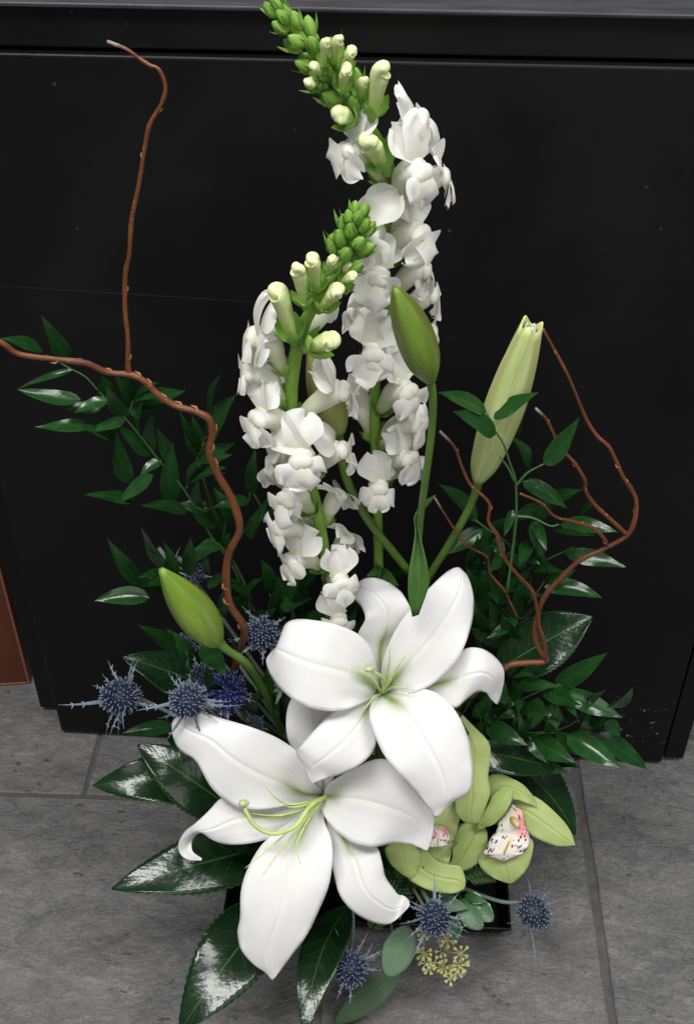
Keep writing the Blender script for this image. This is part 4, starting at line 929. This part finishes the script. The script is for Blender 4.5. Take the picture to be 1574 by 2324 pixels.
o2 = orchid('right green orchid bloom with a white spotted lip, hanging over the floor', 1.10, [
    ('sepal', [(940,730,935,800,-.3,0),(1010,672,990,850,.6,.3),(1100,705,1052,905,1.0,.2),(1190,780,1122,945,1.0,0),(1258,850,1190,974,.9,-.2),(1297,910,1250,984,.7,-.2),(1318,970,1324,978,.5,0)], .0015),
    ('petal', [(770,640,800,720,.2,0),(790,560,880,690,1.0,.3),(860,546,950,690,1.6,.5),(940,575,1000,705,1.8,.6),(1010,618,1045,722,1.6,.5),(1062,680,1080,745,1.2,.2),(1100,758,1106,766,.8,0)], .001),
    ('petal', [(880,616,925,622,1.4,0),(815,675,934,655,2.2,-.3),(785,735,912,730,2.7,-.4),(758,785,865,800,2.9,-.4),(728,825,810,850,2.7,-.3),(718,850,765,866,2.4,0),(724,882,730,884,2.2,0)], .0012),
    ('sepal', [(750,840,775,900,.2,0),(640,850,772,960,.9,-.4),(585,915,752,1030,1.2,-.5),(550,990,705,1090,1.1,-.5),(528,1065,640,1132,.9,-.4),(524,1110,560,1134,.7,0),(530,1130,533,1132,.6,0)], .003),
    ('sepal', [(840,930,950,900,.2,0),(775,985,1042,950,.6,.5),(735,1060,1042,1025,1.1,.4),(758,1128,1022,1105,1.1,.2),(818,1180,985,1165,.9,0),(880,1207,948,1203,.6,0),(914,1217,920,1217,.5,0)], .0022)],
    [[(880,790,935,722,.9,.2),(845,840,992,770,2.0,-.9),(835,890,1015,850,2.4,-1.0),(815,915,1032,905,2.2,-.6),(790,955,1042,945,2.5,-.3),(765,1005,1030,985,2.9,-.3),(755,1040,1008,1025,3.0,-.5),(800,1052,965,1045,2.9,-.6),(875,1078,885,1078,2.6,0)]], (860, 830))
mb = MB(); tube(mb, [PD(*m6(905,815), 1.10 - .004), PD(*m6(945,830), 1.10 - .022), PD(*m6(968,868), 1.10 - .027)], [.0032, .0036, .0026], 9, 10); link('column', mb.mesh('column'), simple('column', (0.62, 0.50, 0.22), .4).m, o2)
o1 = orchid('left green orchid bloom mostly hidden behind the lilies', 1.06, [
    ('sepal', [(540,130,600,150,-.2,0),(570,250,690,245,.5,.3),(590,370,778,345,1.1,.2),(600,480,786,450,.8,-.2),(590,600,773,560,1.0,-.2),(585,700,786,650,1.6,-.4),(592,778,755,755,1.8,-.5),(635,832,725,828,1.5,-.2),(680,847,698,847,1.2,0)], .002),
    ('petal', [(420,930,570,930,-.4,0),(435,850,585,870,0,.2),(470,790,602,800,.2,.2),(530,745,600,750,.2,0),(572,716,582,716,.1,0)], .001),
    ('sepal', [(215,955,330,975,.2,0),(155,1000,352,1040,.8,-.6),(175,1080,352,1100,1.0,-.7),(232,1145,335,1150,.9,-.4),(298,1187,304,1189,.6,0)], .001),
    ('sepal', [(300,1140,350,1000,-.2,0),(292,1180,390,1015,.2,.2),(380,1236,450,1080,.6,.2),(470,1266,535,1108,.9,0),(560,1273,608,1122,.9,0),(622,1256,638,1190,.7,0),(639,1235,641,1228,.6,0)], .0018),
    ('petal', [(400,985,560,900,-.3,0),(410,1030,560,980,-.1,0),(440,1075,545,1050,0,0),(520,1105,535,1105,.1,0)], .001)],
    [[(420,868,480,855,.4,0),(400,900,530,880,1.2,-.3),(395,940,545,920,1.6,-.3),(400,980,535,972,1.7,-.2),(430,992,510,990,1.6,0)]], (420, 900))
mb = MB(); tube(mb, [PD(*m6(400,915), 1.06 - .008), PD(*m6(430,910), 1.06 - .022), PD(*m6(455,925), 1.06 - .025)], [.003, .0042, .0032], 9, 10); link('column', mb.mesh('column'), simple('column_pink', (0.72, 0.28, 0.28), .4).m, o1)

# ------------------------------------------------------------------ eucalyptus and variegated leaves
eb = PD(*m6(420, 1420), 1.075)
eu = thing('eucalyptus_sprig', eb, 'eucalyptus sprig with clusters of pale green berries, one broad grey leaf beside them', 'foliage')
def eleaf(b, t, w, db, dt, root, mat='eucalyptus', blunt=0.8, name='leaf', shape=0.9):
    B = PD(*m6(*b), db); T = PD(*m6(*t), dt); sheet_obj(name, leafrows(B, T, w * .36515 * db / FPX, (TOCAM + Vector((0, 0, .3))).normalized(), .05, .1, .0008, nv=17, nu=9, shape=shape, blunt=blunt), mat, root, 0.0005)
eleaf((290, 1480), (158, 1800), 195, 1.06, 1.05, eu)
tw = MB()
def berry(c, d, L, r):
    mb = MB(); tube(mb, [c, c + d * L * .45, c + d * L * .72, c + d * L * .92, c + d * L], [r * .18, r * .35, r * .95, r * 1.0, r * .4], 8, 12); link('berry', mb.mesh('berry'), M['berry'], eu)
hub = [((380,1525),7,50,.0),((385,1650),8,60,0),((530,1570),8,58,0),((495,1640),6,50,0),((615,1655),7,58,0),((390,1715),7,50,0),((420,1750),6,46,0),((505,1735),7,50,0),((560,1770),7,50,0),((610,1730),9,62,0),((590,1775),7,50,0),((545,1810),5,46,0),((450,1712),5,45,0)]
node0 = PD(*m6(375, 1540), 1.085); chain = {0: node0}
for i, ((hx, hy), n, L, _) in enumerate(hub):
    c = PD(*m6(hx, hy), 1.085 + rnd(-.006, .006))
    for k in range(n):
        a = 6.283 * k / n + rnd(-.3, .3); d = (RIGHT * math.cos(a) + UPI * math.sin(a) + TOCAM * rnd(-.3, .6)).normalized()
        berry(c, d, L * rnd(.8, 1.1) * .36515 * 1.085 / FPX, 0.0018)
    if i: tube(tw, [chain[{1:0,2:0,3:2,4:3,5:1,6:5,7:6,8:7,9:4,10:9,11:8,12:6}[i]], c], [.0010, .0008], 6)
    chain[i] = c
tube(tw, [eb, node0], [.0014, .001], 6); tube(tw, [FOAM, eb], [.0016, .0014], 6)
link('twig', tw.mesh('twig'), M['berry_twig'], eu)
el = thing('eucalyptus_leaf', PD(*m5(1260, 1560), 1.11), 'single grey green leaf lying on the floor at the bottom of the arrangement', 'leaf')
B = PD(*m5(1290, 1545), 1.10); T = PD(*m5(930, 1830), 1.105)
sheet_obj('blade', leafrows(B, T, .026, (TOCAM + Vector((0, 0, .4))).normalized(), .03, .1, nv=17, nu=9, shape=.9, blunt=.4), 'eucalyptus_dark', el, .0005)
mb = MB(); tube(mb, [B, (B + FOAM) / 2, FOAM], [.0013, .0014, .0015], 6, 10); link('stalk', mb.mesh('stalk'), M['holly_stem'], el)
va = thing('variegated_sprig', PD(*m6(600, 1330), 1.11), 'green sprig with cream edged leaves lying over the dish rim', 'foliage')
for (b, t, w, bl) in (((600,1320),(745,1505),150,.7), ((690,1330),(812,1452),120,.9), ((560,1440),(590,1560),90,.8), ((420,1310),(655,1372),95,.2), ((640,1290),(760,1330),70,.6)):
    eleaf(b, t, w, 1.09, 1.075, va, 'variegated' if (b != (420, 1310)) else 'eucalyptus', bl)
mb = MB(); tube(mb, [PD(*m6(600, 1330), 1.09), PD(*m6(560, 1250), 1.12), FOAM], [.0013, .0014, .0015], 6, 10); link('stem', mb.mesh('stem'), M['lily_leaf'], va)
# feathery filler under the orchid
fe = thing('fern_sprig', PD(*m6(300, 1200), 1.12), 'dark feathery fern sprig under the orchids', 'foliage')
for (x0, y0, x1, y1) in ((560,1180,760,1130),(180,1150,300,1330),(100,1250,250,1420),(650,1170,820,1180),(300,1200,200,1050),(60,1500,160,1380),(430,1280,620,1240)):
    a = PD(*m6(x0, y0), 1.12); b = PD(*m6(x1, y1), 1.11); mb = MB(); tube(mb, [a, b], [.0009, .0004], 5); ax = (b - a).normalized(); s = ax.cross(TOCAM).normalized()
    for k in range(14):
        p = a + (b - a) * (k / 14); sg = 1 if k % 2 else -1
        mb.grid(leafrows(p, p + (s * sg + ax * .7).normalized() * .012 * (1 - .5 * k / 14), .0035, TOCAM, .05, .2, nv=5, nu=3))
    link('frond', mb.mesh('frond'), M['fern'], fe)
